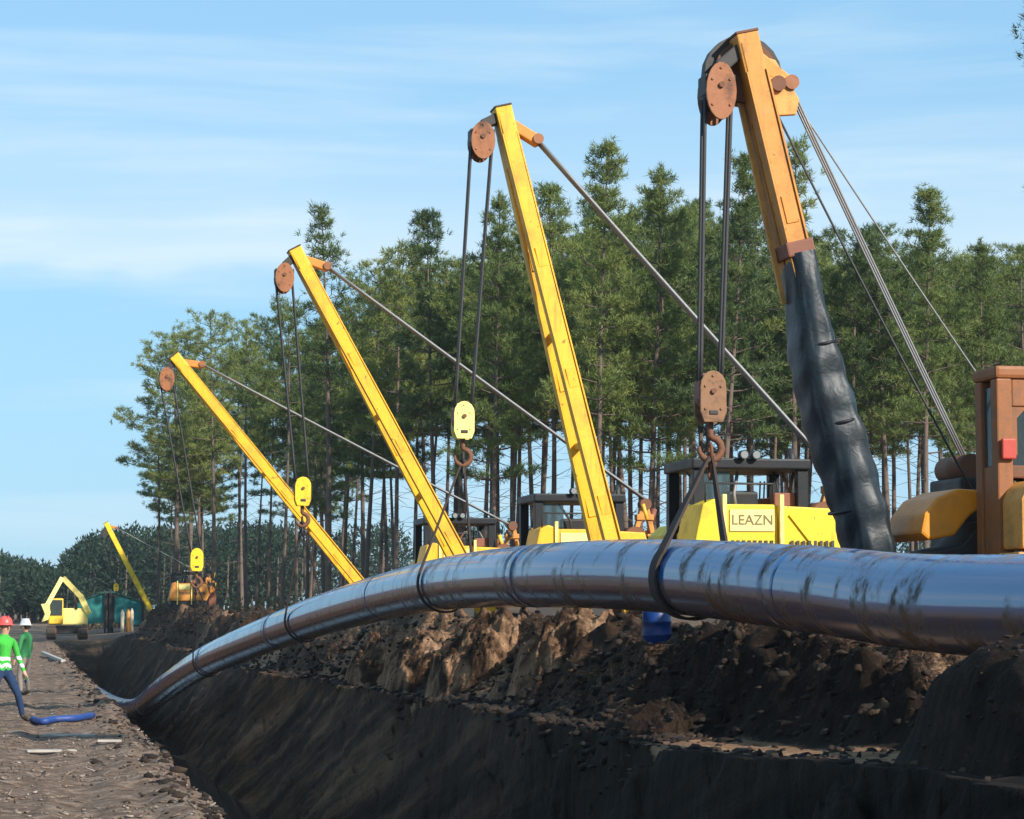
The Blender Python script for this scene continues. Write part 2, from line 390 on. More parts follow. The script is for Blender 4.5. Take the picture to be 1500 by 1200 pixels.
# ---- mesh builder
def tag(o, label=None, cat=None, group=None, kind=None):
    if label: o['label'] = label
    if cat: o['category'] = cat
    if group: o['group'] = group
    if kind: o['kind'] = kind
    return o
def empty(name, loc=(0, 0, 0), rz=0.0):
    o = bpy.data.objects.new(name, None)
    o.empty_display_size = 0.3
    o.location = loc
    o.rotation_euler = (0, 0, rz)
    col.objects.link(o)
    return o
class MB:
    """Collects shapes and links them as one mesh object."""
    def __init__(s):
        s.bm = bmesh.new()
    def _xf(s, verts, M):
        bmesh.ops.transform(s.bm, matrix=M, verts=verts)
    def box(s, lo, hi, bevel=0.0, M=None):
        lo, hi = Vector(lo), Vector(hi)
        r = bmesh.ops.create_cube(s.bm, size=1)
        vs = r['verts']
        s._xf(vs, Matrix.Translation((lo + hi) / 2) @ Matrix.Diagonal((*(hi - lo), 1)))
        if bevel:
            es = list({e for v in vs for e in v.link_edges})
            g = bmesh.ops.bevel(s.bm, geom=es, offset=bevel, segments=2, profile=0.6, affect='EDGES')
            vs = list({v for v in g['verts']} | {v for v in vs if v.is_valid})
            vs = [v for v in vs if v.is_valid]
        if M is not None:
            s._xf(vs, M)
        return s
    def bar(s, a, b, w, d, bevel=0.0, up=(0, 1, 0)):
        """A straight box from a to b, w across and d along 'up'."""
        a, b = Vector(a), Vector(b)
        z = (b - a).normalized()
        y = Vector(up); y = (y - z * y.dot(z)).normalized()
        x = y.cross(z)
        M = Matrix((x, y, z)).transposed().to_4x4()
        M.translation = a
        return s.box((-w / 2, -d / 2, 0), (w / 2, d / 2, (b - a).length), bevel, M)
    def ring(s, c, x, y, r, n):
        return [s.bm.verts.new(Vector(c) + x * (r * math.cos(2 * math.pi * i / n)) + y * (r * math.sin(2 * math.pi * i / n))) for i in range(n)]
    def tube(s, pts, rad, n=8, caps=True):
        pts = [Vector(p) for p in pts]
        if not hasattr(rad, '__len__'): rad = [rad] * len(pts)
        prev = None; ref = None
        for i, p in enumerate(pts):
            t = (pts[min(i + 1, len(pts) - 1)] - pts[max(i - 1, 0)]).normalized()
            if ref is None:
                ref = Vector((0, 0, 1)) if abs(t.z) < 0.9 else Vector((1, 0, 0))
            x = (ref - t * ref.dot(t)).normalized(); ref = x
            y = t.cross(x)
            rg = s.ring(p, x, y, rad[i], n)
            if prev:
                for k in range(n):
                    f = s.bm.faces.new((prev[k], prev[(k + 1) % n], rg[(k + 1) % n], rg[k])); f.smooth = True
            elif caps:
                s.bm.faces.new(rg[::-1])
            prev = rg
        if caps: s.bm.faces.new(prev)
        return s
    def cyl(s, a, b, r, n=20):
        return s.tube([a, b], r, n)
    def prism(s, outline, axis, lo, hi, bevel=0.0):
        """Extrudes a 2-D outline; axis is the extrusion axis (0 x, 1 y, 2 z)."""
        def P(u, v, w):
            return [(w, u, v), (u, w, v), (u, v, w)][axis]
        A = [s.bm.verts.new(P(u, v, lo)) for u, v in outline]
        B = [s.bm.verts.new(P(u, v, hi)) for u, v in outline]
        n = len(A)
        fs = [s.bm.faces.new(A), s.bm.faces.new(B[::-1])]
        for i in range(n):
            fs.append(s.bm.faces.new((A[i], B[i], B[(i + 1) % n], A[(i + 1) % n])))
        bmesh.ops.recalc_face_normals(s.bm, faces=fs)
        if bevel:
            es = list({e for f in fs for e in f.edges})
            bmesh.ops.bevel(s.bm, geom=es, offset=bevel, segments=2, profile=0.6, affect='EDGES')
        return s
    def build(s, name, mat, parent=None, smooth_angle=None):
        me = bpy.data.meshes.new(name)
        bmesh.ops.recalc_face_normals(s.bm, faces=s.bm.faces)
        s.bm.to_mesh(me); s.bm.free()
        return link(name, me, mat, parent)
def link(name, me, mat, parent=None):
    if not me.materials and mat:
        me.materials.append(MATS[mat])
    o = bpy.data.objects.new(name, me)
    col.objects.link(o)
    if parent is not None:
        o.parent = parent
    return o
def np_mesh(name, V, F, mat, parent=None, smooth_f=False):
    me = bpy.data.meshes.new(name)
    V = np.asarray(V, np.float32); F = np.asarray(F, np.int32)
    me.vertices.add(len(V)); me.vertices.foreach_set('co', V.ravel())
    k = F.shape[1]
    me.loops.add(F.size); me.loops.foreach_set('vertex_index', F.ravel())
    me.polygons.add(len(F))
    me.polygons.foreach_set('loop_start', np.arange(0, F.size, k, dtype=np.int32))
    me.polygons.foreach_set('loop_total', np.full(len(F), k, np.int32))
    if smooth_f:
        me.polygons.foreach_set('use_smooth', np.ones(len(F), bool))
    me.update(calc_edges=True)
    me.validate()
    return link(name, me, mat, parent)
def text_mesh(name, text, size, mat, parent, M, extrude=0.004):
    cu = bpy.data.curves.new(name, 'FONT')
    cu.body = text; cu.size = size; cu.extrude = extrude
    cu.align_x = 'CENTER'; cu.align_y = 'CENTER'
    tmp = bpy.data.objects.new(name, cu); col.objects.link(tmp)
    dg = bpy.context.evaluated_depsgraph_get()
    me = bpy.data.meshes.new_from_object(tmp.evaluated_get(dg))
    bpy.data.objects.remove(tmp); bpy.data.curves.remove(cu)
    me.transform(M)
    me.materials.clear()
    return link(name, me, mat, parent)

# ------------------------------------------------------------------ terrain
def x_left(Y):  return np.interp(Y, [0, 22, 41, 58, 100, 140], [1.9, 1.75, 1.53, 1.33, 0.86, 0.5]) + 0.10 * fbm(np.asarray(Y) * 0.9, 0 * np.asarray(Y) + 3.3, 4, 11)
def x_floor(Y): return np.interp(Y, [0, 54, 80, 118, 140], [5.0, 4.9, 4.4, 3.5, 3.0])
def x_bank(Y):  return x_floor(Y) + np.interp(Y, [0, 20, 40, 140], [0.75, 0.85, 1.0, 1.3])
def z_bank(Y):  return np.interp(Y, [0, 15, 22, 40, 75, 100, 140], [0.95, 0.93, 0.66, 0.52, 0.15, 0.35, 0.4])
FLOOR = -2.8
def base_ground(X, Y):
    X = np.asarray(X, float); Y = np.asarray(Y, float)
    far = smooth(136, 144, Y)
    xl, xf, xb, zb = x_left(Y), x_floor(Y), x_bank(Y), z_bank(Y)
    strip = np.interp(Y, [0, 150, 260, 400], [1.2, 1.2, 0.6, 0.2])
    lumps = fbm(X * 0.8, Y * 0.34, 5, 21, 0.55)
    fine = fbm(X * 2.3, Y * 1.0, 4, 31, 0.6)
    left = 0.07 * fbm(X * 2.2, Y * 0.05, 3, 45) + 0.10 * fbm(X * 0.6, Y * 0.25, 4, 41) + 0.035 * fbm(X * 3.0, Y * 2.5, 3, 43) - 0.02
    left = left + 0.13 * np.exp(-((X - xl + 0.35) / 0.30) ** 2) * (0.6 + fine)          # crumbled lip of the trench
    wallL = np.interp(0, [0, 1], [0, 0])
    tL = np.clip((X - xl) / 0.45, 0, 1)
    floor = FLOOR + 0.10 * fbm(X * 1.2, Y * 0.5, 4, 51)
    uw = Y + 13.0 * (X - xf)
    groove = 0.11 * fbm(X * 8.0, Y * 1.5, 4, 67, 0.6) + 0.14 * fbm(uw * 0.45, Y * 0.05, 4, 61) + 0.22 * fbm(X * 0.4, Y * 0.16, 3, 63) + 0.05 * fbm(X * 4.0, Y * 1.6, 3, 65)
    tR = np.clip((X - xf + groove) / np.maximum(xb - xf, 0.1), 0, 1)
    nsh = 0.85 * smooth(27, 22.5, Y) * smooth(14.5, 17, Y)
    bench = np.interp(X - xb + 0.25 * lumps - nsh, [0, 0.42, 0.56, 1.25, 1.9], [0, 0.02, 0.10, 0.92, 1.0])
    bank = zb + (strip - zb) * bench
    bw = X - xb - 1.95 - 0.8 * nsh + 0.35 * fbm(Y * 0.35, 0 * Y + 2.0, 3, 35)
    bank = bank + np.interp(Y, [0, 17, 22, 27, 60, 135], [0.1, 0.15, 0.30, 0.62, 0.62, 0.55]) * np.exp(-np.where(bw < 0, (bw / 0.75) ** 2, (bw / 1.1) ** 2)) * (1 + 0.35 * fbm(X * 0.5, Y * 0.5, 3, 37))
    rough_b = smooth(0.3, 0.9, X - xb - nsh) * (1 - smooth(3.2, 5.5, X - xb))
    bank = bank + rough_b * (0.55 * lumps + 0.30 * np.abs(fine) - 0.05 + 0.14 * fbm(X * 5.0, Y * 2.2, 4, 33, 0.6)) + 0.06 * fine * (X > xb) + 0.07 * lumps
    ground = np.where(X < xl, left, left * (1 - tL) + floor * tL)
    right = floor * (1 - tR) + bank * tR
    ground = np.where(X > xf - 0.2, right, ground)
    flat = 0.25 * smooth(1.0, 8.0, X) * 2.0 + 0.10 * fbm(X * 0.2, Y * 0.1, 3, 71)
    return ground * (1 - far) + flat * far
def ground_z(x, y):
    return float(base_ground(np.array([x]), np.array([y]))[0])

ys = np.concatenate([np.linspace(-40, 8, 25), np.exp(np.arange(math.log(9), math.log(175), 0.0042)), np.exp(np.linspace(math.log(178), math.log(1500), 40))])
rows = []
for seg, n in ((('a'), 26), (('b'), 84), (('c'), 10), (('d'), 18), (('e'), 46), (('f'), 105), (('g'), 60), (('h'), 40)):
    rows.append(n)
def row_x(Y):
    xl, xf, xb = float(x_left(np.array([Y]))[0]), float(x_floor(Y)), float(x_bank(Y))
    segs = [np.concatenate([[-1200, -800, -400, -220, -120, -70], np.linspace(-40, -4.6, 20)]),
            np.linspace(-4.4, xl, 85)[:-1], np.linspace(xl, xl + 0.45, 11)[:-1], np.linspace(xl + 0.45, xf - 0.2, 19)[:-1],
            np.linspace(xf - 0.2, xb + 0.05, 47)[:-1], np.linspace(xb + 0.05, xb + 4.2, 106)[:-1], np.linspace(xb + 4.2, 16, 61)[:-1],
            np.concatenate([np.linspace(16, 70, 30), [90, 110, 140, 180, 260, 340, 420, 560, 800, 1200]])]
    return np.concatenate(segs)
XG = np.array([row_x(Y) for Y in ys])
YG = np.repeat(ys[:, None], XG.shape[1], 1)
ZG = base_ground(XG.ravel(), YG.ravel()).reshape(XG.shape)
nr, nc = XG.shape
V = np.stack([XG.ravel(), YG.ravel(), ZG.ravel()], 1)
idx = np.arange(nr * nc).reshape(nr, nc)
F = np.stack([idx[:-1, :-1].ravel(), idx[:-1, 1:].ravel(), idx[1:, 1:].ravel(), idx[1:, :-1].ravel()], 1)
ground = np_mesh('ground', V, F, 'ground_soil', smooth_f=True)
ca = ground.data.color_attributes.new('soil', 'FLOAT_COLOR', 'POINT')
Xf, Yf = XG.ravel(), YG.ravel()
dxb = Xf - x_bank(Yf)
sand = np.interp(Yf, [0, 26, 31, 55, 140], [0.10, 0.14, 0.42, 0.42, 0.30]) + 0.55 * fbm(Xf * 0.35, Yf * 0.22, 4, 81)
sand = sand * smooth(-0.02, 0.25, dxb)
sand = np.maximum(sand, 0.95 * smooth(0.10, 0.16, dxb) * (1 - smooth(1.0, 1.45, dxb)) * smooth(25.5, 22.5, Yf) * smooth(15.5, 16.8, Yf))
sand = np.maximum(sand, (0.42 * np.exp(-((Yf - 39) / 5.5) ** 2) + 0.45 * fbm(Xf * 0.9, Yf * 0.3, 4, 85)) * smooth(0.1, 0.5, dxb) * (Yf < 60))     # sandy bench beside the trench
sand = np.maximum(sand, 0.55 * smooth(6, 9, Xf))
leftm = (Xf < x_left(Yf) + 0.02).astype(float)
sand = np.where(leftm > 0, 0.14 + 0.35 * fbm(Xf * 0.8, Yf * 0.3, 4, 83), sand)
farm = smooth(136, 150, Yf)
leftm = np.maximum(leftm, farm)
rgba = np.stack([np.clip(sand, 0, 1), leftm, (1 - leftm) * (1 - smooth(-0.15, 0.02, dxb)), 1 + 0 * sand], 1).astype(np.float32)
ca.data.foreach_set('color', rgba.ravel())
wa = ground.data.attributes.new('soil_tone', 'FLOAT', 'POINT')          # multiplies the soil colour: darkest near by, palest in the middle distance
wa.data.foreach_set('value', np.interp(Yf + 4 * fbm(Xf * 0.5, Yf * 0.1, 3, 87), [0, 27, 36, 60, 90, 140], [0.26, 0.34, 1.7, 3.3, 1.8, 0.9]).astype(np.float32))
tag(ground, 'churned brown earth with a deep open trench cut through it', 'ground', kind='structure')

# ------------------------------------------------------------------ heaps of spoil
HEAPS = []
def heap(name, mat, cx, cy, rx, ry, h, seed, label, res=90, rough=0.22, lean=0.0, sink=0.4):
    u = np.linspace(-1, 1, res)
    U, W = np.meshgrid(u, u)
    rr = np.sqrt(U * U + W * W)
    ang = np.arctan2(W, U)
    edge = 1 + 0.18 * fbm(np.cos(ang) * 1.5 + 5, np.sin(ang) * 1.5 + seed, 3, seed)
    X = cx + U * rx; Y = cy + W * ry
    q = np.clip(1 - rr / edge, -0.3, 1)
    q = np.where(q > 0, q * smooth(0.02, 0.5, X - x_bank(Y)), q)
    q = np.where(X < x_bank(Y) + 0.05, -0.3, q)
    prof = np.where(q > 0, q ** 0.85, q)
    Z = prof * h * (1 + 0.25 * fbm(U * 2.2, W * 2.2, 3, seed + 3)) + rough * h * fbm(U * 3.5 + seed, W * 3.5, 5, seed + 5, 0.62) * smooth(-0.1, 0.25, q)
    base = base_ground(np.full(1, cx), np.full(1, cy))[0]
    g = base_ground(X.ravel(), Y.ravel()).reshape(X.shape)
    Z = np.where(q > 0, g * 0.5 + base * 0.5, g) + Z - sink * (1 - smooth(0, 0.3, q))
    V = np.stack([(X + lean * Z).ravel() - cx, Y.ravel() - cy, Z.ravel() - base], 1)
    idx = np.arange(res * res).reshape(res, res)
    keep = (rr < 1.25) & (X > x_bank(Y) - 0.05)
    F = np.stack([idx[:-1, :-1].ravel(), idx[:-1, 1:].ravel(), idx[1:, 1:].ravel(), idx[1:, :-1].ravel()], 1)
    ok = keep.ravel()[F].all(1)
    F = F[ok]
    used = np.unique(F); remap = np.full(res * res, -1); remap[used] = np.arange(len(used))
    o = np_mesh(name, V[used], remap[F], mat, smooth_f=True)
    o.location = (cx, cy, base)
    HEAPS.append((V[used] + np.array([cx, cy, base]), mat))
    tag(o, label, 'soil heap', 'heaps of dug-out soil along the trench')
    return o
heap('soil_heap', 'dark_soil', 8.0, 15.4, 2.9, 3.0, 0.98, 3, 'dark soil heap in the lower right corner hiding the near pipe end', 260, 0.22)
heap('soil_heap', 'sandy_soil', 6.95, 38.4, 1.15, 1.9, 0.62, 9, 'pale sandy soil heap, largest under the arch of the pipe', 160, 0.5)
heap('soil_heap', 'sandy_soil', 7.25, 33.2, 0.9, 1.4, 0.5, 14, 'small pale sandy heap just right of the largest sandy heap', 110, 0.55)
heap('soil_heap', 'sandy_soil', 6.75, 43.6, 0.95, 1.9, 0.5, 17, 'sandy heap just left of the largest sandy heap', 110, 0.55)
heap('soil_heap', 'sandy_soil', 6.75, 50.0, 0.8, 2.2, 0.55, 19, 'low brownish sandy heap under the descending pipe', 110, 0.6)
heap('soil_heap', 'dark_soil', 6.5, 25.6, 0.7, 1.2, 0.25, 27, 'dark lumpy soil heap below the blue drum', 110, 0.6)

# clods and chips: too many to count
def icosa():
    p = (1 + 5 ** 0.5) / 2
    v = np.array([(-1, p, 0), (1, p, 0), (-1, -p, 0), (1, -p, 0), (0, -1, p), (0, 1, p), (0, -1, -p), (0, 1, -p), (p, 0, -1), (p, 0, 1), (-p, 0, -1), (-p, 0, 1)], float)
    v /= np.linalg.norm(v[0])
    f = np.array([(0, 11, 5), (0, 5, 1), (0, 1, 7), (0, 7, 10), (0, 10, 11), (1, 5, 9), (5, 11, 4), (11, 10, 2), (10, 7, 6), (7, 1, 8), (3, 9, 4), (3, 4, 2), (3, 2, 6), (3, 6, 8), (3, 8, 9), (4, 9, 5), (2, 4, 11), (6, 2, 10), (8, 6, 7), (9, 8, 1)])
    return v, f
def scatter(name, mat, X, Y, size, zoff, kindmesh='clod', flat=0.7, Z0=None):
    Z = (base_ground(X, Y) if Z0 is None else Z0) + zoff
    n = len(X)
    if kindmesh == 'clod':
        bv, bf = icosa()
        V = bv[None] * (1 + rng.uniform(-0.42, 0.42, (n, 12, 1)))
    else:
        bv = np.array([(-1, -1, -1), (1, -1, -1), (1, 1, -1), (-1, 1, -1), (-1, -1, 1), (1, -1, 1), (1, 1, 1), (-1, 1, 1)], float)
        bf = np.array([(0, 3, 2), (0, 2, 1), (4, 5, 6), (4, 6, 7), (0, 1, 5), (0, 5, 4), (1, 2, 6), (1, 6, 5), (2, 3, 7), (2, 7, 6), (3, 0, 4), (3, 4, 7)])
        V = np.repeat(bv[None], n, 0) * (1 + rng.uniform(-0.15, 0.15, (n, 8, 3)))
    sc = size if size.ndim == 2 else np.stack([size * rng.uniform(0.5, 1.7, n), size * rng.uniform(0.5, 1.7, n), size * flat * rng.uniform(0.4, 1.3, n)], 1)
    V = V * sc[:, None, :]
    a = rng.uniform(0, 2 * np.pi, n); b = rng.normal(0, 0.25, n)
    ca_, sa = np.cos(a), np.sin(a); cb, sb = np.cos(b), np.sin(b)
    x = V[..., 0] * cb[:, None] - V[..., 2] * sb[:, None]; z = V[..., 0] * sb[:, None] + V[..., 2] * cb[:, None]
    y = V[..., 1]
    V = np.stack([x * ca_[:, None] - y * sa[:, None] + X[:, None], x * sa[:, None] + y * ca_[:, None] + Y[:, None], z + Z[:, None]], 2)
    F = (bf[None] + (np.arange(n) * len(bv))[:, None, None]).reshape(-1, 3)
    return np_mesh(name, V.reshape(-1, 3), F, mat)
n = 9000
Y = np.exp(rng.uniform(math.log(14), math.log(140), n))
X = x_bank(Y) + np.abs(rng.normal(0.2, 1.3, n))
size = np.minimum(0.012 + rng.exponential(0.028, n), np.interp(Y, [14, 30, 60], [0.038, 0.07, 0.13]))
k = ~((Y < 23.5) & (X - x_bank(Y) < 1.35) & (rng.uniform(0, 1, n) < 0.85))
X, Y, size = X[k], Y[k], size[k]
o = scatter('soil_clods', 'clod_soil', X, Y, size, size * 0.15)
tag(o, 'loose clods of earth strewn over the bank beside the trench', 'clods', kind='stuff')
HV = np.concatenate([v[rng.choice(len(v), min(len(v), 3200 if i == 0 else 320), replace=False)] for i, (v, _) in enumerate(HEAPS)])
HV = HV[HV[:, 2] > base_ground(HV[:, 0], HV[:, 1]) + 0.03]
size = np.minimum(0.005 + rng.exponential(0.010, len(HV)), 0.04)
o = scatter('heap_crumbs', 'clod_soil', HV[:, 0], HV[:, 1], size, size * 0.1, Z0=HV[:, 2])
tag(o, 'crumbs of earth lying on the soil heaps', 'clods', kind='stuff')
n = 900
Y = np.exp(rng.uniform(math.log(20), math.log(120), n))
X = x_left(Y) - np.abs(rng.normal(0.0, 0.35, n)) + 0.05
size = np.minimum(0.010 + rng.exponential(0.02, n), 0.07)
o = scatter('lip_clods', 'clod_soil', X, Y, size, size * 0.2)
tag(o, 'small crumbs of earth along the lip of the trench', 'clods', kind='stuff')
n = 3400
Y = np.exp(rng.uniform(math.log(18), math.log(130), n))
X = x_left(Y) - rng.uniform(0, 1, n) ** 1.3 * (1.6 + Y * 0.06)
patch = fbm(X * 0.7, Y * 0.35, 3, 91)
k = patch > -0.15
X, Y = X[k], Y[k]; n = len(X)
size = np.stack([0.008 + rng.exponential(0.022, n), rng.uniform(0.005, 0.018, n), rng.uniform(0.003, 0.010, n)], 1)
o = scatter('wood_chips', 'chip_wood', X, Y, size, 0.012, 'chip')
tag(o, 'splintered wood and bark trodden into the earth left of the trench', 'wood chips', kind='stuff')

# ------------------------------------------------------------------ trees
def blades(C, D, L_, W_, k, spread):
    """k thin blades from each centre C around direction D."""
    n = len(C)
    C = np.repeat(C, k, 0); D = np.repeat(D, k, 0)
    d = D + rng.normal(0, spread, (n * k, 3)); d /= np.linalg.norm(d, axis=1)[:, None] + 1e-9
    ll = rng.uniform(*L_, n * k)[:, None]; ww = rng.uniform(*W_, n * k)[:, None]
    s = np.cross(d, rng.normal(0, 1, (n * k, 3))); s /= np.linalg.norm(s, axis=1)[:, None] + 1e-9
    c = C + rng.normal(0, 0.05, C.shape)
    V = np.stack([c - s * ww * 0.5 + d * ll * 0.15, c + s * ww * 0.5 + d * ll * 0.15, c + d * ll], 1).reshape(-1, 3)
    return V
def pine_meshes(seed, H, cb, rad, top=0.35, dens=1.0, style='round'):
    """A maritime pine: bare bent trunk, whorled limbs and tufts of needles. Returns (wood, needles) meshes."""
    r = random.Random(seed)
    mb = MB()
    ph = r.uniform(0, 6.28); bend = r.uniform(0.1, 0.55)
    def axis(t):
        return Vector((bend * math.sin(t * 2.2 + ph) - bend * math.sin(ph), bend * 0.7 * math.cos(t * 2.7 + ph) - bend * 0.7 * math.cos(ph), H * t))
    tr = H * 0.0078
    mb.tube([axis(i / 12) for i in range(13)], [tr * (1.25 if i == 0 else 1) * (1 - 0.88 * (i / 12) ** 1.15) for i in range(13)], 8)
    C, D = [], []
    z = cb * H
    # dead stubs under the crown
    for _ in range(r.randint(14, 22)):
        t = cb * r.uniform(0.2, 1.0) ** 0.7; a = r.uniform(0, 6.28); p = axis(t); l = r.uniform(0.4, 2.2)
        mb.tube([p, p + Vector((math.cos(a) * l, math.sin(a) * l, l * r.uniform(-0.45, 0.6)))], [0.022, 0.006], 3, False)
    while z < H * 0.985:
        t = z / H
        q = (t - cb) / (1 - cb)
        if style == 'round':
            ln = rad * (0.45 + 0.75 * math.sin(math.pi * min(1, 0.16 + q * 0.80))) * (1 - 0.30 * q)
        else:
            ln = rad * (1.05 - 0.92 * q ** 1.05)
        rise = 0.10 + 0.75 * q
        nb = r.choice((3, 4, 4, 5)) if q < 0.8 else 3
        a0 = r.uniform(0, 6.28)
        for b_ in range(nb):
            if r.random() < 0.16: continue
            a = a0 + 6.28 * b_ / nb + r.uniform(-0.45, 0.45)
            l = ln * r.uniform(0.42, 1.28)
            p0 = axis(t)
            hd = Vector((math.cos(a), math.sin(a), 0))
            pts = [p0]
            for s_ in range(1, 5):
                f = s_ / 4
                pts.append(p0 + hd * (l * f * (1 - 0.15 * rise * f)) + Vector((r.uniform(-.1, .1), r.uniform(-.1, .1), l * (rise * f * f * 0.75 + 0.10 * f) + r.uniform(-.06, .06))))
            mb.tube(pts, [0.055 * (1 - t * 0.6), 0.045 * (1 - t * 0.6), 0.034 * (1 - t * .6), 0.022, 0.01], 4, False)
            nc_ = max(2, int(l * 1.9))
            for j in range(nc_):                      # clumps of tufts with air between them
                f = min(1.0, 0.34 + 0.68 * (j + r.uniform(0.2, 1.0)) / nc_)
                k = min(3, int(f * 4)); g = f * 4 - k
                p = pts[k].lerp(pts[k + 1], min(1, g))
                sd = Vector((-hd.y, hd.x, 0)) * r.uniform(-1, 1) * l * 0.32 * (1.15 - 0.7 * f)
                cr = r.uniform(0.20, 0.44)
                for _ in range(int((4 + 26 * cr) * dens * 0.74)):
                    o_ = Vector((r.gauss(0, cr * .62), r.gauss(0, cr * .62), r.gauss(0.05, cr * .34)))
                    C.append(p + sd + o_)
                    D.append(hd * 0.35 + o_ * 0.9 + Vector((0, 0, 0.65)))
        z += H * r.uniform(0.026, 0.048) * (1.0 if q < 0.7 else 0.8)
    for j in range(8):
        p = axis(1.0) - Vector((0, 0, j * 0.12)); C.append(p); D.append(Vector((r.uniform(-.3, .3), r.uniform(-.3, .3), 1)))
    C = np.array(C, float); D = np.array(D, float)
    Vn = blades(C, D, (0.15, 0.38), (0.022, 0.055), 18, 0.7)
    me = bpy.data.meshes.new('trunk'); mb.bm.to_mesh(me); mb.bm.free(); me.materials.append(MATS['bark'])
    Fn = np.arange(len(Vn)).reshape(-1, 3)
    tmp = np_mesh('crown', Vn, Fn, 'pine_needles'); cm = tmp.data
    bpy.data.objects.remove(tmp)
    return me, cm
PROTO = [pine_meshes(101, 20.0, 0.50, 2.9), pine_meshes(102, 20.0, 0.56, 3.2), pine_meshes(103, 20.0, 0.62, 2.7, dens=0.9),
         pine_meshes(104, 20.0, 0.40, 2.7, style='cone'), pine_meshes(105, 20.0, 0.34, 3.0, style='cone', dens=0.9),
         pine_meshes(106, 20.0, 0.46, 3.1, style='cone'), pine_meshes(107, 20.0, 0.58, 2.2, dens=0.8), pine_meshes(108, 20.0, 0.66, 2.9, dens=1.1),
         pine_meshes(109, 20.0, 0.60, 1.7, style='cone', dens=0.55)]
def pine(p, x, y, top_z, label, group=None, rz=None, sxy=None):
    z = ground_z(x, y) - 0.15
    e = empty('pine_tree', (x, y, z), random.uniform(0, 6.28) if rz is None else rz)
    s = (top_z - z) / 20.0
    w = sxy if sxy else s * random.uniform(0.9, 1.12)
    e.scale = (w * random.uniform(0.85, 1.15), w, s)
    e.rotation_euler.x = R(random.gauss(0, 1.3)); e.rotation_euler.y = R(random.gauss(0, 1.3))
    tm, cm = PROTO[p]
    for nm, me in (('trunk', tm), ('crown', cm)):
        o = bpy.data.objects.new(nm, me); col.objects.link(o); o.parent = e
    tag(e, label, 'pine tree', group)
    return e
PL = [
    # px and py of the top, distance along the trench, prototype, label
    (880, 205, 98, 3, 'tallest broad pointed pine above the middle of the forest edge'),
    (640, 308, 112, 5, 'pointed dense pine just left of the twin hoist cables of the tallest boom'),
    (722, 285, 104, 4, 'dark pine whose top stands behind the upper half of the tallest yellow boom'),
    (484, 308, 122, 8, 'slim sparse pine spire beside the head of the third yellow boom'),
    (945, 245, 100, 4, 'pointed pine just right of the tallest pine'),
    (1045, 228, 96, 3, 'pointed pine framed between the orange boom hoist cables'),
    (1165, 205, 97, 8, 'thin sparse pine behind the orange boom, sky showing through'),
    (1352, 275, 92, 3, 'broad pointed pine standing clear right of the orange boom'),
    (1440, 352, 94, 4, 'low bushy pine above the orange cab'),
    (1250, 335, 99, 1, 'round crowned pine low between the orange boom and the broad pointed pine'),
    (1100, 285, 104, 5, 'dense pine just behind the top of the orange boom'),
    (805, 275, 106, 5, 'dense pine just right of the tallest yellow boom'),
    (318, 460, 178, 1, 'round topped pine highest above the head of the fourth boom'),
    (262, 492, 186, 0, 'round crowned pine right behind the head of the fourth boom'),
    (234, 592, 192, 6, 'outermost thin pine at the open end of the forest edge'),
    (580, 365, 118, 0, 'rounded pine between the two middle yellow booms'),
    (415, 448, 150, 7, 'flat topped pine left of the third boom'),
    (535, 395, 128, 1, 'pine with side branches reaching out right of the third boom head'),
    (1300, 330, 100, 2, 'slender pine crossed by the orange boom stay cables'),
    (1492, 362, 97, 0, 'pine cut by the right frame edge above the cab roof'),
    (990, 290, 106, 0, 'dark rounded pine left of the orange boom hoist cables'),
    (365, 478, 165, 2, 'narrow crowned pine left of the third boom hoist block'),
]
for px, py, Yd, p, lab in PL:
    P = at(px, py, Yd)
    pine(p, P.x, P.y, P.z, lab)
P = at(1492, 20, 62)
np_ = pine(1, P.x + 3.0, P.y, P.z + 2.0, 'near pine outside the right frame edge, only branch tips showing', rz=2.0, sxy=0.95)
np_.rotation_euler = (0, 0, 2.0); np_.scale.x = 0.95
# the rest of the stand, whose crowns merge
cnt = 0
tries = 0
placed = [at(a, b, c).xy for a, b, c, _, _ in PL]
while cnt < 108 and tries < 6000:
    tries += 1
    px = random.uniform(250, 1530)
    u = random.random()
    edge = np.interp(px, [200, 300, 420, 520, 620, 760, 1000, 1500], [205, 182, 150, 126, 112, 106, 100, 95])
    if px < 430 and random.random() < 0.45: continue
    Yd = edge + 2 + (u ** 1.4) * 55
    lim = np.interp(px, [200, 245, 330, 420, 520, 590, 640, 720, 800, 880, 960, 1040, 1110, 1180, 1250, 1350, 1420, 1530],
                    [660, 545, 500, 490, 430, 400, 350, 330, 320, 270, 310, 290, 320, 330, 375, 340, 375, 380])
    P = at(px, lim + random.uniform(0, 125), Yd)
    if any((P.xy - q).length < 2.0 for q in placed): continue
    placed.append(P.xy)
    pine(random.choice((0, 1, 2, 2, 6, 7, 7, 1, 5)), P.x, P.y, P.z, 'pine deep in the stand, its crown merged with its neighbours', 'pines of the forest edge')
    cnt += 1
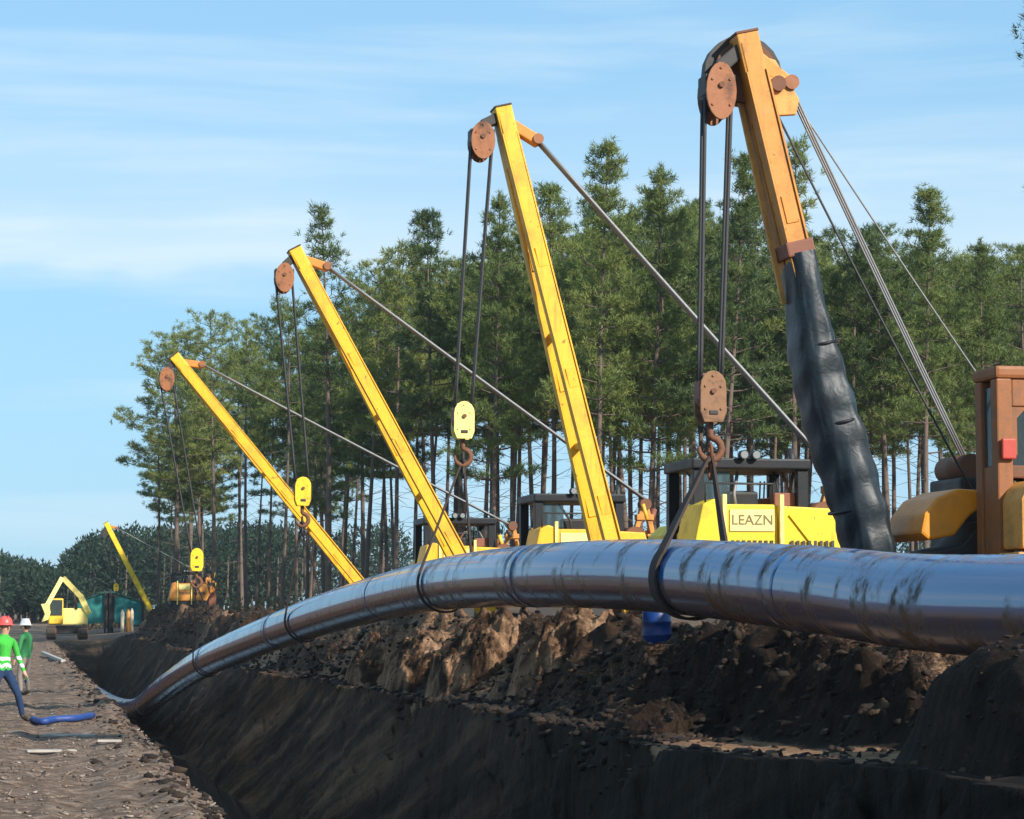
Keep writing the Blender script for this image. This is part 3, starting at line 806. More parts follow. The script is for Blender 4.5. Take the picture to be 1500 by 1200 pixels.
# far wood and brush: masses nobody could count
def far_wood(name, spots, label, mat, L_, W_, per, cat):
    C, D = [], []
    mb = MB()
    for (x, y, h, w) in spots:
        m = per
        q = rng.normal(0, 1, (m, 3)); q /= np.linalg.norm(q, axis=1)[:, None]
        rr = rng.uniform(0.55, 1.0, (m, 1)) ** 0.5
        c = q * rr * np.array([w, w, h * 0.40]) + np.array([x, y, h * 0.60])
        c[:, 2] += rng.normal(0, 0.3, m)
        C.append(c); D.append(q + np.array([0, 0, 0.4]))
        mb.tube([(x, y, 0), (x + 0.2, y, h * 0.7)], [0.16, 0.08], 5, False)
    C = np.concatenate(C); D = np.concatenate(D)
    Vn = blades(C, D, L_, W_, 3, 0.6)
    o = np_mesh(name, Vn, np.arange(len(Vn)).reshape(-1, 3), mat)
    t = mb.build('trunks', 'bark', o)
    t['kind'] = 'stuff'
    tag(o, label, cat, kind='stuff')
    return o
sp = []
for i in range(430):
    px = random.uniform(-60, 420) if i < 260 else random.uniform(420, 1500)
    Yd = random.uniform(300, 420)
    ty = np.interp(px, [-60, 0, 45, 85, 130, 180, 230, 330, 1500], [800, 808, 822, 832, 785, 768, 768, 762, 770]) + random.uniform(0, 26)
    P = at(px, ty, Yd)
    if px > 360 and random.random() < 0.35: continue
    sp.append((P.x, P.y, P.z, random.uniform(2.2, 4.2)))
far_wood('far_wood', sp, 'far bluish green wood along the horizon', 'far_foliage', (0.35, 0.9), (0.15, 0.42), 240, 'wood')
sp = []
for i in range(420):
    px = random.uniform(120, 1500)
    edge = np.interp(px, [100, 300, 420, 520, 620, 760, 1000, 1500], [205, 178, 146, 122, 108, 102, 96, 91])
    P = at(px, 880, edge + random.uniform(-4, 30))
    sp.append((P.x, P.y, random.uniform(0.7, 2.0) + 0.5, random.uniform(0.5, 1.3)))
far_wood('undergrowth', sp, 'low scrubby undergrowth at the foot of the pines', 'brush', (0.2, 0.5), (0.06, 0.16), 34, 'undergrowth')

# ------------------------------------------------------------------ the pipe
PIPE_R = 0.41
ctrl = [(None, (8.35, 9.0, 1.92)), (None, (7.95, 13.5, 1.98)), ((1400, 886), 18.6), ((1200, 864), 21.6), ((975, 844), 25.8), ((800, 843), 30.2), ((640, 857), 37.6),
        ((500, 892), 46.5), ((400, 927), 54.5), ((300, 970), 66.5), ((240, 1010), 80), ((203, 1038), 94), (None, (3.15, 108, -2.36)), (None, (2.6, 122, -2.38)), (None, (2.2, 136, -2.38))]
CP = [Vector(b) if a is None else at(a[0], a[1], b) for a, b in ctrl]
def catmull(P, m=10):
    out = []
    Q = [P[0] * 2 - P[1]] + P + [P[-1] * 2 - P[-2]]
    for i in range(1, len(Q) - 2):
        a, b, c, d = Q[i - 1:i + 3]
        for j in range(m):
            t = j / m
            out.append(0.5 * ((2 * b) + (c - a) * t + (2 * a - 5 * b + 4 * c - d) * t * t + (3 * b - a - 3 * c + d) * t ** 3))
    out.append(P[-1].copy())
    return out
PATH = catmull(CP, 10)
PATH = [PATH[0]] + [(PATH[i - 1] + PATH[i] * 2 + PATH[i + 1]) / 4 for i in range(1, len(PATH) - 1)] + [PATH[-1]]
def pipe_at(Y):
    for a, b in zip(PATH, PATH[1:]):
        if a.y <= Y <= b.y:
            return a.lerp(b, (Y - a.y) / (b.y - a.y)), (b - a).normalized()
    return PATH[-1], Vector((0, 1, 0))
pipeline = empty('pipeline', PATH[0])
tag(pipeline, 'long glossy black steel pipe arching over the bank and down into the trench', 'pipe')
def sweep(path, r, n=48, thick=0.0):
    mb = MB(); mb.tube([p - PATH[0] for p in path], r, n, caps=True); return mb
# pipe strings between field joints
joints = [12.0, 21.9, 30.6, 42.0, 53.5, 65.0, 77, 89, 101, 113, 125]
fine_path = []
for i in range(int(9 / 0.4), int(136 / 0.4)):
    fine_path.append(pipe_at(i * 0.4 + 0.2)[0])
cuts = [9.0] + joints + [136.0]
for a, b in zip(cuts, cuts[1:]):
    seg = [pipe_at(a)[0]] + [p for p in fine_path if a + 0.1 < p.y < b - 0.1] + [pipe_at(b)[0]]
    sweep(seg, PIPE_R).build('pipe_section', 'pipe_coating', pipeline)
for j in joints:
    seg = [pipe_at(j + d)[0] for d in (-0.13, -0.06, 0.0, 0.06, 0.13)]
    sweep(seg, PIPE_R + 0.005).build('joint_sleeve', 'pipe_coating', pipeline)
for Yb in ():
    seg = [pipe_at(Yb + d)[0] for d in (-0.035, 0.0, 0.035)]
    sweep(seg, PIPE_R + 0.005).build('tape_wrap', 'joint_sleeve', pipeline)

# ------------------------------------------------------------------ pipelayers
def stadium(y0, y1, z0, z1, n=8):
    r = (z1 - z0) / 2; c = (z0 + z1) / 2
    pts = [(y0 + r + r * math.cos(a), c + r * math.sin(a)) for a in [math.pi / 2 + math.pi * i / n for i in range(n + 1)]]
    pts += [(y1 - r + r * math.cos(a), c + r * math.sin(a)) for a in [-math.pi / 2 + math.pi * i / n for i in range(n + 1)]]
    return pts
def add_track(par, xc, w, y0=-2.0, y1=2.0, h=1.0):
    st = stadium(y0, y1, 0.0, h)
    mb = MB(); mb.prism(st, 0, xc - w / 2, xc + w / 2)
    # grouser bars round the belt
    n = 34
    per = []
    P = st + [st[0]]
    ln = [0]
    for a, b in zip(P, P[1:]): ln.append(ln[-1] + math.dist(a, b))
    for i in range(n):
        s = ln[-1] * i / n
        k = max(j for j in range(len(P) - 1) if ln[j] <= s)
        g = (s - ln[k]) / max(1e-6, ln[k + 1] - ln[k])
        y = P[k][0] + (P[k + 1][0] - P[k][0]) * g; z = P[k][1] + (P[k + 1][1] - P[k][1]) * g
        mb.box((xc - w / 2 - 0.01, y - 0.03, z - 0.03), (xc + w / 2 + 0.01, y + 0.03, z + 0.03))
    t = mb.build('track', 'track_steel', par)
    for yy, rr in ((y0 + h / 2, h * 0.36), (y1 - h / 2, h * 0.36)):
        mb = MB(); mb.cyl((xc - w / 2 - 0.05, yy, h / 2), (xc + w / 2 + 0.05, yy, h / 2), rr, 18); mb.build('sprocket', 'rust_brown', t)
    mb = MB(); mb.box((xc - w / 2 - 0.04, y0 + 0.9, 0.28), (xc + w / 2 + 0.04, y1 - 0.9, 0.62), 0.02); mb.build('track_frame', 'rust_brown', t)
    return t
def sheave_block(par, name, c, w, h, t, cheek_mat, side_mat, tilt=0.0, hole=False):
    """Two shield-shaped cheek plates with a sheave between them, seen edge-on along y."""
    cx, cy, cz = c
    b = MB()
    b.cyl((cx, cy - t * 0.42, cz), (cx, cy + t * 0.42, cz), w * 0.52, 22)
    blk = b.build(name, side_mat, par)
    pts = []
    for i in range(9):
        a = math.pi * i / 8
        pts.append((cx + w / 2 * math.cos(a), cz + h * 0.18 + h * 0.32 * math.sin(a)))
    pts += [(cx - w * 0.5, cz - h * 0.30), (cx - w * 0.36, cz - h * 0.5), (cx + w * 0.36, cz - h * 0.5), (cx + w * 0.5, cz - h * 0.30)]
    if not hole:                                  # the upper blocks have rounded cheeks
        pts = [(cx + w * 0.52 * math.cos(2 * math.pi * i / 22), cz + h * 0.5 * math.sin(2 * math.pi * i / 22)) for i in range(22)]
    for s in (-1, 1):
        m = MB(); y = cy + s * t / 2
        m.prism(pts, 1, y - 0.02, y + 0.02, 0.006)
        for bx_, bz_ in ((-0.30, 0.20), (0.30, 0.20), (-0.30, -0.24), (0.30, -0.24), (0, 0.40)):
            m.cyl((cx + w * bx_, y - 0.035, cz + h * bz_), (cx + w * bx_, y + 0.035, cz + h * bz_), 0.016, 8)
        m.build('cheek_plate', cheek_mat, blk)
    m = MB()
    m.cyl((cx, cy - t / 2 - 0.05, cz + h * 0.10), (cx, cy + t / 2 + 0.05, cz + h * 0.10), w * 0.10, 14)
    m.build('axle', 'rust_brown', blk)
    if hole:
        m = MB(); m.box((cx - w * 0.17, cy - t / 2 - 0.03, cz - h * 0.36), (cx + w * 0.17, cy + t / 2 + 0.03, cz - h * 0.27), 0.01)
        m.build('slot_plate', 'dark_steel', blk)
    for a, b_ in ((-0.52, -0.40), (0.40, 0.52)):
        m = MB(); m.box((cx + w * a, cy - t * 0.44, cz - h * 0.05), (cx + w * b_, cy + t * 0.44, cz + h * 0.30), 0.01)
        m.build('side_guard', 'rust_red' if side_mat != 'dark_steel' else 'dark_steel', blk)
    return blk
def hook(par, top, mat='dark_steel', s=1.0):
    x, y, z = top
    pts = [(x, y, z), (x, y, z - 0.16 * s)]
    for i in range(11):
        a = R(80) - R(270) * i / 10
        pts.append((x + 0.13 * s * math.cos(a), y, z - 0.30 * s + 0.13 * s * math.sin(a)))
    m = MB(); m.tube(pts, [0.04 * s, 0.04 * s] + [0.045 * s] * 8 + [0.035 * s, 0.025 * s, 0.015 * s], 8)
    return m.build('hook', mat, par)
def boom(par, foot, tip, spread, leg_w, leg_d, paint_mat, head_mat):
    f, t = Vector(foot), Vector(tip)
    d = (t - f).normalized()
    for s in (-1, 1):
        a = f + Vector((0, s * spread / 2, 0)); b = t + Vector((0, s * 0.13, 0))
        m = MB(); m.bar(a, b, leg_w, leg_d, 0.012); lg = m.build('boom_leg', paint_mat, par)
        # flange strips along both edges
        n = Vector((d.z, 0, -d.x)).normalized()
        for e in (-1, 1):
            m = MB(); m.bar(a + n * e * (leg_w / 2 + 0.012) + d * 0.4, b + n * e * (leg_w / 2 + 0.012) - d * 0.35, 0.022, leg_d + 0.05); m.build('flange', paint_mat, lg)
        for q in (0.22, 0.47, 0.71):
            m = MB(); p_ = a.lerp(b, q); m.bar(p_ - d * 0.16, p_ + d * 0.16, leg_w * 0.7, leg_d + 0.03, 0.006); m.build('weld_plate', paint_mat, lg)
        m = MB(); m.cyl(a + Vector((0, -0.16, 0)), a + Vector((0, 0.16, 0)), 0.13, 14); m.build('pivot_pin', 'rust_brown', lg)
    for q in (0.12, 0.34, 0.56):
        c = f.lerp(t, q); w = spread * (1 - q) + 0.26 * q
        m = MB(); m.box((c.x - 0.05, c.y - w / 2, c.z - 0.05), (c.x + 0.05, c.y + w / 2, c.z + 0.05), 0.01); m.build('cross_brace', paint_mat, par)
    n = Vector((d.z, 0, -d.x)).normalized()
    m = MB()
    m.bar(t - d * 0.9, t + d * 0.10, leg_w * 1.25, 0.42, 0.02)
    m.build('boom_head', paint_mat, par)
    m = MB(); m.bar(t + d * 0.10, t + d * 0.13, leg_w * 1.3, 0.44, 0.008); m.build('head_cap', head_mat, par)
def rope(par, name, a, b, r, mat, sag=0.0):
    a, b = Vector(a), Vector(b)
    pts = [a.lerp(b, i / 8) - Vector((0, 0, sag * 4 * (i / 8) * (1 - i / 8))) for i in range(9)]
    m = MB(); m.tube(pts, r, 6); return m.build(name, mat, par)

def tractor_yellow(par, body, lettering=True, detail=True, xs=0.0):
    """Crawler tractor seen from its rear: boom side at x = 0, counterweight side at x = 3.6."""
    x = xs
    add_track(par, x + 0.42, 0.56); add_track(par, x + 2.75, 0.56)
    m = MB(); m.box((x + 0.72, -1.7, 0.45), (x + 2.45, 1.9, 1.25), 0.04); m.build('chassis', 'dark_steel', par)
    m = MB(); m.prism([(x + 0.95, 1.2), (x + 2.25, 1.2), (x + 2.25, 2.0), (x + 2.05, 2.18), (x + 1.15, 2.18), (x + 0.95, 2.0)], 1, 0.3, 2.2, 0.03)
    hood = m.build('engine_hood', body, par)
    m = MB(); m.box((x + 1.05, 2.2, 1.25), (x + 2.15, 2.26, 2.0)); m.build('radiator_grille', 'dark_steel', hood)
    # rear bodywork: slanted fender, tool box with plate, right tank
    m = MB(); m.prism([(x + 0.55, 1.25), (x + 1.10, 1.25), (x + 1.10, 2.44), (x + 0.98, 2.48), (x + 0.80, 2.40)], 1, -1.85, -0.7, 0.025)
    m.build('fender', body, par)
    m = MB(); m.box((x + 1.18, -1.80, 1.25), (x + 2.02, -0.75, 2.40), 0.03); tb = m.build('tool_box', body, par)
    m = MB(); m.box((x + 1.24, -1.825, 1.98), (x + 1.96, -1.803, 2.32), 0.004); pl = m.build('name_plate', 'pale_plate', tb)
    if lettering:
        M = Matrix.Translation((x + 1.60, -1.83, 2.15)) @ Matrix.Rotation(R(90), 4, 'X')
        text_mesh('lettering', 'LEAZN', 0.22, 'faded_ink', tb, M)
    m = MB(); m.prism([(x + 2.10, 1.25), (x + 3.05, 1.25), (x + 3.25, 1.62), (x + 3.02, 2.34), (x + 2.10, 2.38)], 1, -1.78, -0.8, 0.03)
    tank = m.build('fuel_tank', body, par)
    m = MB(); m.bar((x + 2.22, -1.80, 2.25), (x + 2.62, -1.80, 1.75), 0.05, 0.03); m.build('handrail', body, tank)
    for xa, xb_ in ((1.24, 1.96), (2.2, 2.95)):
        k = int((xb_ - xa) / 0.085)
        for i in range(k):
            xx = x + xa + (i + 0.5) * (xb_ - xa) / k
            m = MB(); m.box((xx - 0.022, -1.823, 1.66), (xx + 0.022, -1.803, 1.84)); m.build('vent_slot', 'ink', tb if xa < 2 else tank)
    for xx in (1.14, 2.06):
        m = MB(); m.box((x + xx - 0.035, -1.90, 1.0), (x + xx + 0.035, -1.83, 2.55), 0.012); m.build('rear_post', 'cream_yellow', par)
    # operator station under a black canopy
    m = MB(); m.box((x + 0.80, -1.25, 2.98), (x + 2.75, 0.55, 3.15), 0.03); can = m.build('canopy', 'black_paint', par)
    for cx in (0.92, 2.63):
        for cy in (-1.1, 0.4):
            m = MB(); m.box((x + cx - 0.09, cy - 0.09, 1.9), (x + cx + 0.09, cy + 0.09, 2.98), 0.015); m.build('canopy_post', 'black_paint', can)
    for cx in (1.62, 1.82):
        m = MB(); m.cyl((x + cx, -1.36, 3.20), (x + cx, -1.22, 3.20), 0.075, 14); lt = m.build('work_light', 'black_paint', can)
        m = MB(); m.cyl((x + cx, -1.37, 3.20), (x + cx, -1.355, 3.20), 0.06, 14); m.build('lens', 'lamp_glass', lt)
    m = MB(); m.box((x + 1.45, -0.75, 1.75), (x + 2.0, -0.2, 1.95), 0.05); m.box((x + 1.45, -0.85, 1.95), (x + 2.0, -0.7, 2.65), 0.05); m.build('seat', 'black_paint', par)
    m = MB(); m.box((x + 2.1, -0.7, 1.7), (x + 2.4, 0.2, 2.55), 0.03); m.build('console', 'rust_brown', par)
    for i in range(4):
        m = MB(); m.tube([(x + 2.12 + i * 0.07, -0.5, 2.5), (x + 2.10 + i * 0.07, -0.62, 2.82)], 0.014, 6); m.build('control_lever', 'dark_steel', par)
    m = MB(); m.box((x + 1.02, -1.12, 2.45), (x + 1.45, -1.10, 2.95)); m.build('windscreen', 'cab_glass', par)
    m = MB(); m.tube([(x + 3.02, 0.6, 1.6), (x + 3.02, 0.6, 3.3), (x + 3.02, 0.68, 3.42)], 0.055, 10); m.build('exhaust_pipe', 'dark_steel', par)
    # winch mast and counterweight on the far side from the boom
    m = MB()
    m.bar((x + 2.95, -1.0, 2.2), (x + 3.20, -1.0, 2.98), 0.10, 0.16, 0.01); m.bar((x + 3.45, -1.0, 2.0), (x + 3.22, -1.0, 2.98), 0.10, 0.16, 0.01)
    m.box((x + 3.02, -1.12, 2.62), (x + 3.38, -0.88, 2.74), 0.01)
    ms = m.build('winch_mast', 'ochre_paint', par)
    m = MB(); m.cyl((x + 3.21, -1.14, 2.95), (x + 3.21, -0.86, 2.95), 0.12, 18); m.build('sheave', 'rust_brown', ms)
    m = MB(); m.cyl((x + 2.9, -1.5, 2.25), (x + 2.9, -0.9, 2.25), 0.22, 18); m.build('winch_drum', 'rust_brown', ms)
    m = MB(); m.box((x + 3.22, -1.2, 0.75), (x + 3.72, 1.1, 1.75), 0.05); m.build('counterweight', 'rust_red', par)
    m = MB(); m.box((x + 3.30, -1.1, 1.76), (x + 3.66, 0.9, 2.15), 0.04); m.build('counterweight_slab', 'ochre_paint', par)
    m = MB(); m.tube([(x + 2.5, -1.3, 1.9), (x + 3.45, -1.3, 2.35)], 0.06, 10); m.build('hydraulic_ram', 'dark_steel', par)
    rc = random.Random(int(x * 100) + 5)
    for i in range(16):
        bx_, by_, bz_ = x + rc.uniform(2.75, 3.75), rc.uniform(-1.6, -0.6), rc.uniform(1.75, 2.75)
        w_, h_ = rc.uniform(0.05, 0.16), rc.uniform(0.05, 0.22)
        m = MB()
        if i % 3 == 0:
            m.cyl((bx_, by_, bz_), (bx_ + rc.uniform(-0.1, 0.1), by_, bz_ + h_ * 1.8), w_ * 0.4, 10)
        else:
            m.box((bx_ - w_ / 2, by_ - 0.08, bz_ - h_ / 2), (bx_ + w_ / 2, by_ + 0.08, bz_ + h_ / 2), 0.012)
        m.build(('hydraulic_valve', 'bracket', 'fitting')[i % 3], rc.choice(('rust_red', 'ochre_paint', 'rust_brown', 'dark_steel', 'yellow_worn')), par)
    for i in range(5):
        bx_ = x + rc.uniform(0.95, 2.5)
        m = MB(); m.tube([(bx_, -0.95, 2.35), (bx_ + rc.uniform(-.2, .2), -1.0, 2.6), (bx_ + rc.uniform(-.3, .3), -0.9, 2.95)], rc.uniform(0.012, 0.03), 6); m.build('hydraulic_line', rc.choice(('dark_steel', 'rust_brown', 'cable_steel')), par)
    m = MB(); m.tube([(x + 0.86, -1.78, 2.40), (x + 0.86, -1.78, 2.72), (x + 1.95, -1.78, 2.72), (x + 1.95, -1.78, 2.42)], 0.018, 8); m.build('grab_rail', 'dark_steel', par)
    m = MB(); m.cyl((x + 1.15, -0.4, 2.4), (x + 1.15, -0.4, 2.8), 0.11, 14); m.build('air_cleaner', 'dark_steel', par)
    m = MB(); m.box((x + 2.2, -1.05, 2.40), (x + 2.55, -0.8, 2.62), 0.02); m.build('valve_chest', 'rust_red', par)
    for i in range(4):
        m = MB(); m.tube([(x + 2.6 + i * .09, -1.88, 1.3), (x + 2.7 + i * .1, -1.95, 1.0), (x + 2.9 + i * .1, -1.9, 0.85)], 0.02, 6); m.build('hose', 'black_paint', par)

def pipelayer(label, Y, foot_px, tip_px, ub_px, hb_px, style, boom_mat, hook_mat, cheek_up, ubs=(0.38, 0.62, 0.34), hbs=(0.33, 0.58, 0.26), ground_off=0.0, hookY=0.0):
    FT, TP, UB, HB = (at(*p, Y) for p in (foot_px, tip_px, ub_px, hb_px))
    zg = ground_z(FT.x + 1.6, Y)
    zg = 1.2
    org = Vector((FT.x, Y, zg))
    e = empty('pipelayer', org)
    tag(e, label, 'pipelayer', 'pipelayers lifting the pipe')
    ft, tp, ub, hb = FT - org, TP - org, UB - org, HB - org
    hb.y += hookY
    return e, ft, tp, ub, hb

def rig(e, ft, tp, ub, hb, boom_mat, head_mat, cheek_up, cheek_low, ubs, hbs, leg=(0.22, 0.17), spread=1.1, anchor=(3.2, -1.0, 3.0), n_stay=3, stay_r=0.027, fall_r=0.02):
    boom(e, ft, tp, spread, leg[0], leg[1], boom_mat, head_mat)
    # bracket that carries the upper block
    m = MB()
    m.bar(tp + Vector((0, 0, -0.02)), Vector((ub.x, 0, ub.z + ubs[1] * 0.42)), 0.16, 0.30, 0.02); m.build('block_bracket', 'dark_steel', e)
    sheave_block(e, 'upper_block', ub, *ubs, cheek_up, 'dark_steel')
    blk = sheave_block(e, 'hook_block', hb, *hbs, cheek_low, 'rust_red', hole=True)
    hook(blk, (hb.x, hb.y, hb.z - hbs[1] * 0.48), 'rust_brown', 1.0)
    for sx in (-1, 1):
        for sy in (-1, 1):
            rope(e, 'hoist_cable', (ub.x + sx * ubs[0] * 0.45, ub.y + sy * 0.06, ub.z - ubs[1] * 0.1), (hb.x + sx * hbs[0] * 0.40, hb.y + sy * 0.06, hb.z + hbs[1] * 0.2), fall_r, 'cable_dark')
    # luffing tackle from the back of the head down to the winch
    d = (tp - ft).normalized(); n = Vector((d.z, 0, -d.x))
    a = tp + n * 0.36 - d * 0.35
    an = Vector(anchor)
    ld = (an - a).normalized()
    m = MB(); m.bar(tp - d * 0.15 + n * 0.05, a + ld * 0.25, 0.17, 0.24, 0.02); lt = m.build('luffing_link', 'ochre_paint', e)
    m = MB(); m.cyl(a + ld * 0.2 + Vector((0, -0.16, 0)), a + ld * 0.2 + Vector((0, 0.16, 0)), 0.085, 16); m.build('sheave', 'rust_orange', lt)
    for i in range(n_stay):
        o_ = (i - (n_stay - 1) / 2) * 0.07
        rope(e, 'stay_cable', a + ld * 0.25 + Vector((0, o_, 0)), an + Vector((0, o_, 0)), stay_r, 'cable_steel', 0.02)

Y2 = (
    dict(label='yellow pipelayer with the longest upright boom and black canopied tractor', Y=37.5, foot=(913, 904), tip=(736, 168), ub=(705, 208), hb=(678, 616)),
    dict(label='yellow pipelayer with leaning boom, third from the right', Y=49.5, foot=(717, 904), tip=(434, 372), ub=(416, 408), hb=(443, 720)),
    dict(label='yellow pipelayer with the lowest leaning boom where the pipe descends', Y=63.0, foot=(560, 898), tip=(258, 526), ub=(244, 556), hb=(288, 820)),
)
machines = []
for k, p in enumerate(Y2):
    e, ft, tp, ub, hb = pipelayer(p['label'], p['Y'], p['foot'], p['tip'], p['ub'], p['hb'], 'y', None, None, None)
    rig(e, ft, tp, ub, hb, 'yellow_paint', 'dark_steel', 'rust_orange', 'cream_yellow' if k == 0 else 'lemon_paint', (0.38, 0.62, 0.34), (0.33, 0.60, 0.26))
    tractor_yellow(e, 'yellow_paint' if k != 0 else 'lemon_paint', lettering=(k == 0), xs=(0.02, -0.1, 0.1)[k])
    machines.append((e, ft, tp, ub, hb))
# far machine
e, ft, tp, ub, hb = pipelayer('small far pipelayer with thin lemon boom and ochre tractor near the trench end', 160.0, (224, 900), (156, 768), (153, 782), (170, 860), 'y', None, None, None)
rig(e, ft, tp, ub, hb, 'lemon_paint', 'dark_steel', 'dark_steel', 'lemon_paint', (0.4, 0.6, 0.34), (0.33, 0.5, 0.26), leg=(0.26, 0.18))
tractor_yellow(e, 'ochre_paint', lettering=False, xs=0.35)

# near orange machine with a wrapped boom and a closed cab
e1, ft, tp, ub, hb = pipelayer('near orange pipelayer with dark wrapped boom and orange cab', 25.8, (1291, 916), (1090, 66), (1050, 138), (1040, 582), 'o', None, None, None)
rig(e1, ft, tp, ub, hb, 'ochre_paint', 'rust_brown', 'rust_orange', 'worn_steel', (0.34, 0.66, 0.36), (0.30, 0.58, 0.26), leg=(0.21, 0.18), spread=0.36,
    anchor=(1.28, 0.6, 2.5), n_stay=3, stay_r=0.014, fall_r=0.022)
d = (tp - ft).normalized(); nrm = Vector((d.z, 0, -d.x))
# big curved sheave guard on both sides of the head
m = MB()
pts = []
for i in range(13):
    a = R(200) - R(215) * i / 12
    pts.append((tp.x + 0.02 + 0.46 * math.cos(a), tp.z - 0.32 + 0.46 * math.sin(a)))
inn = [(tp.x + 0.02 + 0.24 * math.cos(R(200) - R(215) * i / 12), tp.z - 0.32 + 0.24 * math.sin(R(200) - R(215) * i / 12)) for i in range(12, -1, -1)]
m.prism(pts + inn, 1, 0.10, 0.26); m.build('sheave_guard', 'dark_steel', e1)
m = MB(); m.cyl((tp.x + 0.03, 0.02, tp.z - 0.30), (tp.x + 0.03, 0.30, tp.z - 0.30), 0.36, 24); m.build('head_sheave', 'rust_brown', e1)
m = MB(); m.prism([(tp.x + 0.12, tp.z - 0.12), (tp.x + 0.34, tp.z - 0.18), (tp.x + 0.62, tp.z - 0.62), (tp.x + 0.58, tp.z - 0.80), (tp.x + 0.36, tp.z - 0.82), (tp.x + 0.20, tp.z - 0.55)], 1, -0.10, -0.02, 0.012)
lug = m.build('stay_lug', 'pale_orange', e1)
m = MB(); m.cyl((tp.x + 0.36, -0.16, tp.z - 0.46), (tp.x + 0.36, -0.01, tp.z - 0.46), 0.09, 14); m.build('lug_pin', 'rust_brown', lug)
rope(e1, 'stay_cable', tp + Vector((0.34, -0.1, -0.78)), (1.0, -0.3, 2.1), 0.014, 'cable_dark', 0.05)
rope(e1, 'stay_cable', tp + Vector((0.60, 0.1, -0.55)), (1.75, 0.6, 3.1), 0.012, 'cable_steel', 0.03)
# tarpaulin wound round the lower boom
def wrap(par):
    n, m_ = 40, 64
    V = []
    for i in range(n):
        q = i / (n - 1)                      # 0 at the foot, 1 where the paint shows again
        c = ft.lerp(tp, 0.03 + 0.605 * q)
        rx = np.interp(q, [0, 0.25, 0.5, 0.72, 0.8, 1.0], [0.21, 0.25, 0.27, 0.24, 0.18, 0.155])
        ry = np.interp(q, [0, 0.6, 1.0], [0.44, 0.40, 0.34])
        for j in range(m_):
            a = 2 * math.pi * j / m_
            w = 1 + 0.16 * float(fbm(np.array([math.cos(a) * 1.6 + 3]), np.array([math.sin(a) * 1.6 + q * 9]), 4, 55)[0])
            w += 0.05 * math.sin(q * 60 + 3 * math.sin(a))*(0.3 + 0.7 * (q < 0.78))
            off = nrm * (0.05 * math.sin(q * 7))
            ca_, sa_ = math.cos(a), math.sin(a)
            V.append(c + off + nrm * (rx * w * math.copysign(abs(ca_) ** 0.62, ca_)) + Vector((0, ry * w * math.copysign(abs(sa_) ** 0.62, sa_), 0)))
    F = [(i * m_ + j, i * m_ + (j + 1) % m_, (i + 1) * m_ + (j + 1) % m_, (i + 1) * m_ + j) for i in range(n - 1) for j in range(m_)]
    o = np_mesh('tarpaulin_wrap', [tuple(v) for v in V], F, 'dark_tarpaulin', par, True)
    o['label'] = 'dark blue-black tarpaulin wound round the lower boom'
    for q in (0.28, 0.52, 0.74):
        c = ft.lerp(tp, 0.03 + 0.605 * q); rx = float(np.interp(q, [0, 0.25, 0.5, 0.72, 0.8, 1.0], [0.21, 0.25, 0.27, 0.24, 0.18, 0.155])); ry = float(np.interp(q, [0, 0.6, 1], [0.44, 0.40, 0.34]))
        mm = MB(); mm.tube([c + nrm * (rx * 1.04 * math.cos(a)) + Vector((0, ry * 1.04 * math.sin(a), 0)) for a in [2 * math.pi * i / 30 for i in range(31)]], 0.018, 6, False)
        mm.build('lashing', 'black_paint', o)
wrap(e1)
m = MB(); m.bar(ft.lerp(tp, 0.630), ft.lerp(tp, 0.655), 0.33, 0.6, 0.02); m.build('boom_collar', 'rust_red', e1)
m = MB(); m.bar(ft.lerp(tp, 0.56) - nrm * 0.21 + Vector((0, 0.12, 0)), ft.lerp(tp, 0.93) - nrm * 0.16 + Vector((0, 0.12, 0)), 0.05, 0.06); m.build('boom_rail', 'pale_orange', e1)
# its tractor
add_track(e1, 0.75, 0.6, -2.2, 1.9); add_track(e1, 3.2, 0.6, -2.2, 1.9)
m = MB(); m.box((1.05, -1.9, 0.45), (2.9, 1.8, 1.3), 0.04); m.build('chassis', 'rust_brown', e1)
m = MB(); m.prism([(0.22, 1.62), (0.32, 1.54), (0.62, 1.60), (0.80, 1.82), (0.98, 1.94), (1.06, 2.04), (1.0, 2.10), (0.66, 2.12), (0.42, 2.02), (0.27, 1.84)], 1, -0.7, 0.4, 0.035)
m.build('track_guard', 'orange_paint', e1)
m = MB(); m.prism([(0.40, 1.0), (1.30, 1.0), (1.30, 1.80), (0.98, 1.76), (0.74, 1.50), (0.45, 1.44)], 1, -0.6, 0.3, 0.03); m.build('side_casing', 'dark_steel', e1)
m = MB(); m.box((1.05, 0.2, 1.3), (1.42, 1.2, 2.3), 0.04); m.build('winch_housing', 'dark_steel', e1)
m = MB(); m.cyl((1.24, 0.3, 2.42), (1.24, 1.1, 2.42), 0.16, 18); m.build('winch_drum', 'rust_brown', e1)
# cab: corner posts, roof, sill, glass
cab = MB(); cab.box((1.50, -1.5, 3.28), (3.25, -0.82, 3.42), 0.04); cab = cab.build('cab_roof', 'cab_brown', e1)
for cx in (1.60, 3.12):
    for cy in (-1.40, -0.95):
        m = MB(); m.box((cx - 0.09, cy - 0.09, 1.3), (cx + 0.09, cy + 0.09, 3.28), 0.02); m.build('cab_post', 'cab_brown', cab)
m = MB(); m.box((1.70, -1.46, 2.98), (3.05, -1.36, 3.28), 0.015); m.build('window_header', 'cab_brown', cab)
m = MB(); m.prism([(1.68, 3.0), (1.68, 2.45), (1.76, 2.45), (1.76, 2.85), (1.90, 3.0)], 1, -1.44, -1.36); m.build('window_corner', 'cab_brown', cab)
m = MB(); m.box((1.70, -1.42, 2.34), (3.05, -1.40, 2.98)); m.build('rear_window', 'cab_glass', cab)
m = MB(); m.box((1.55, -1.30, 2.34), (1.57, -1.05, 3.20)); m.build('side_window', 'cab_glass', cab)
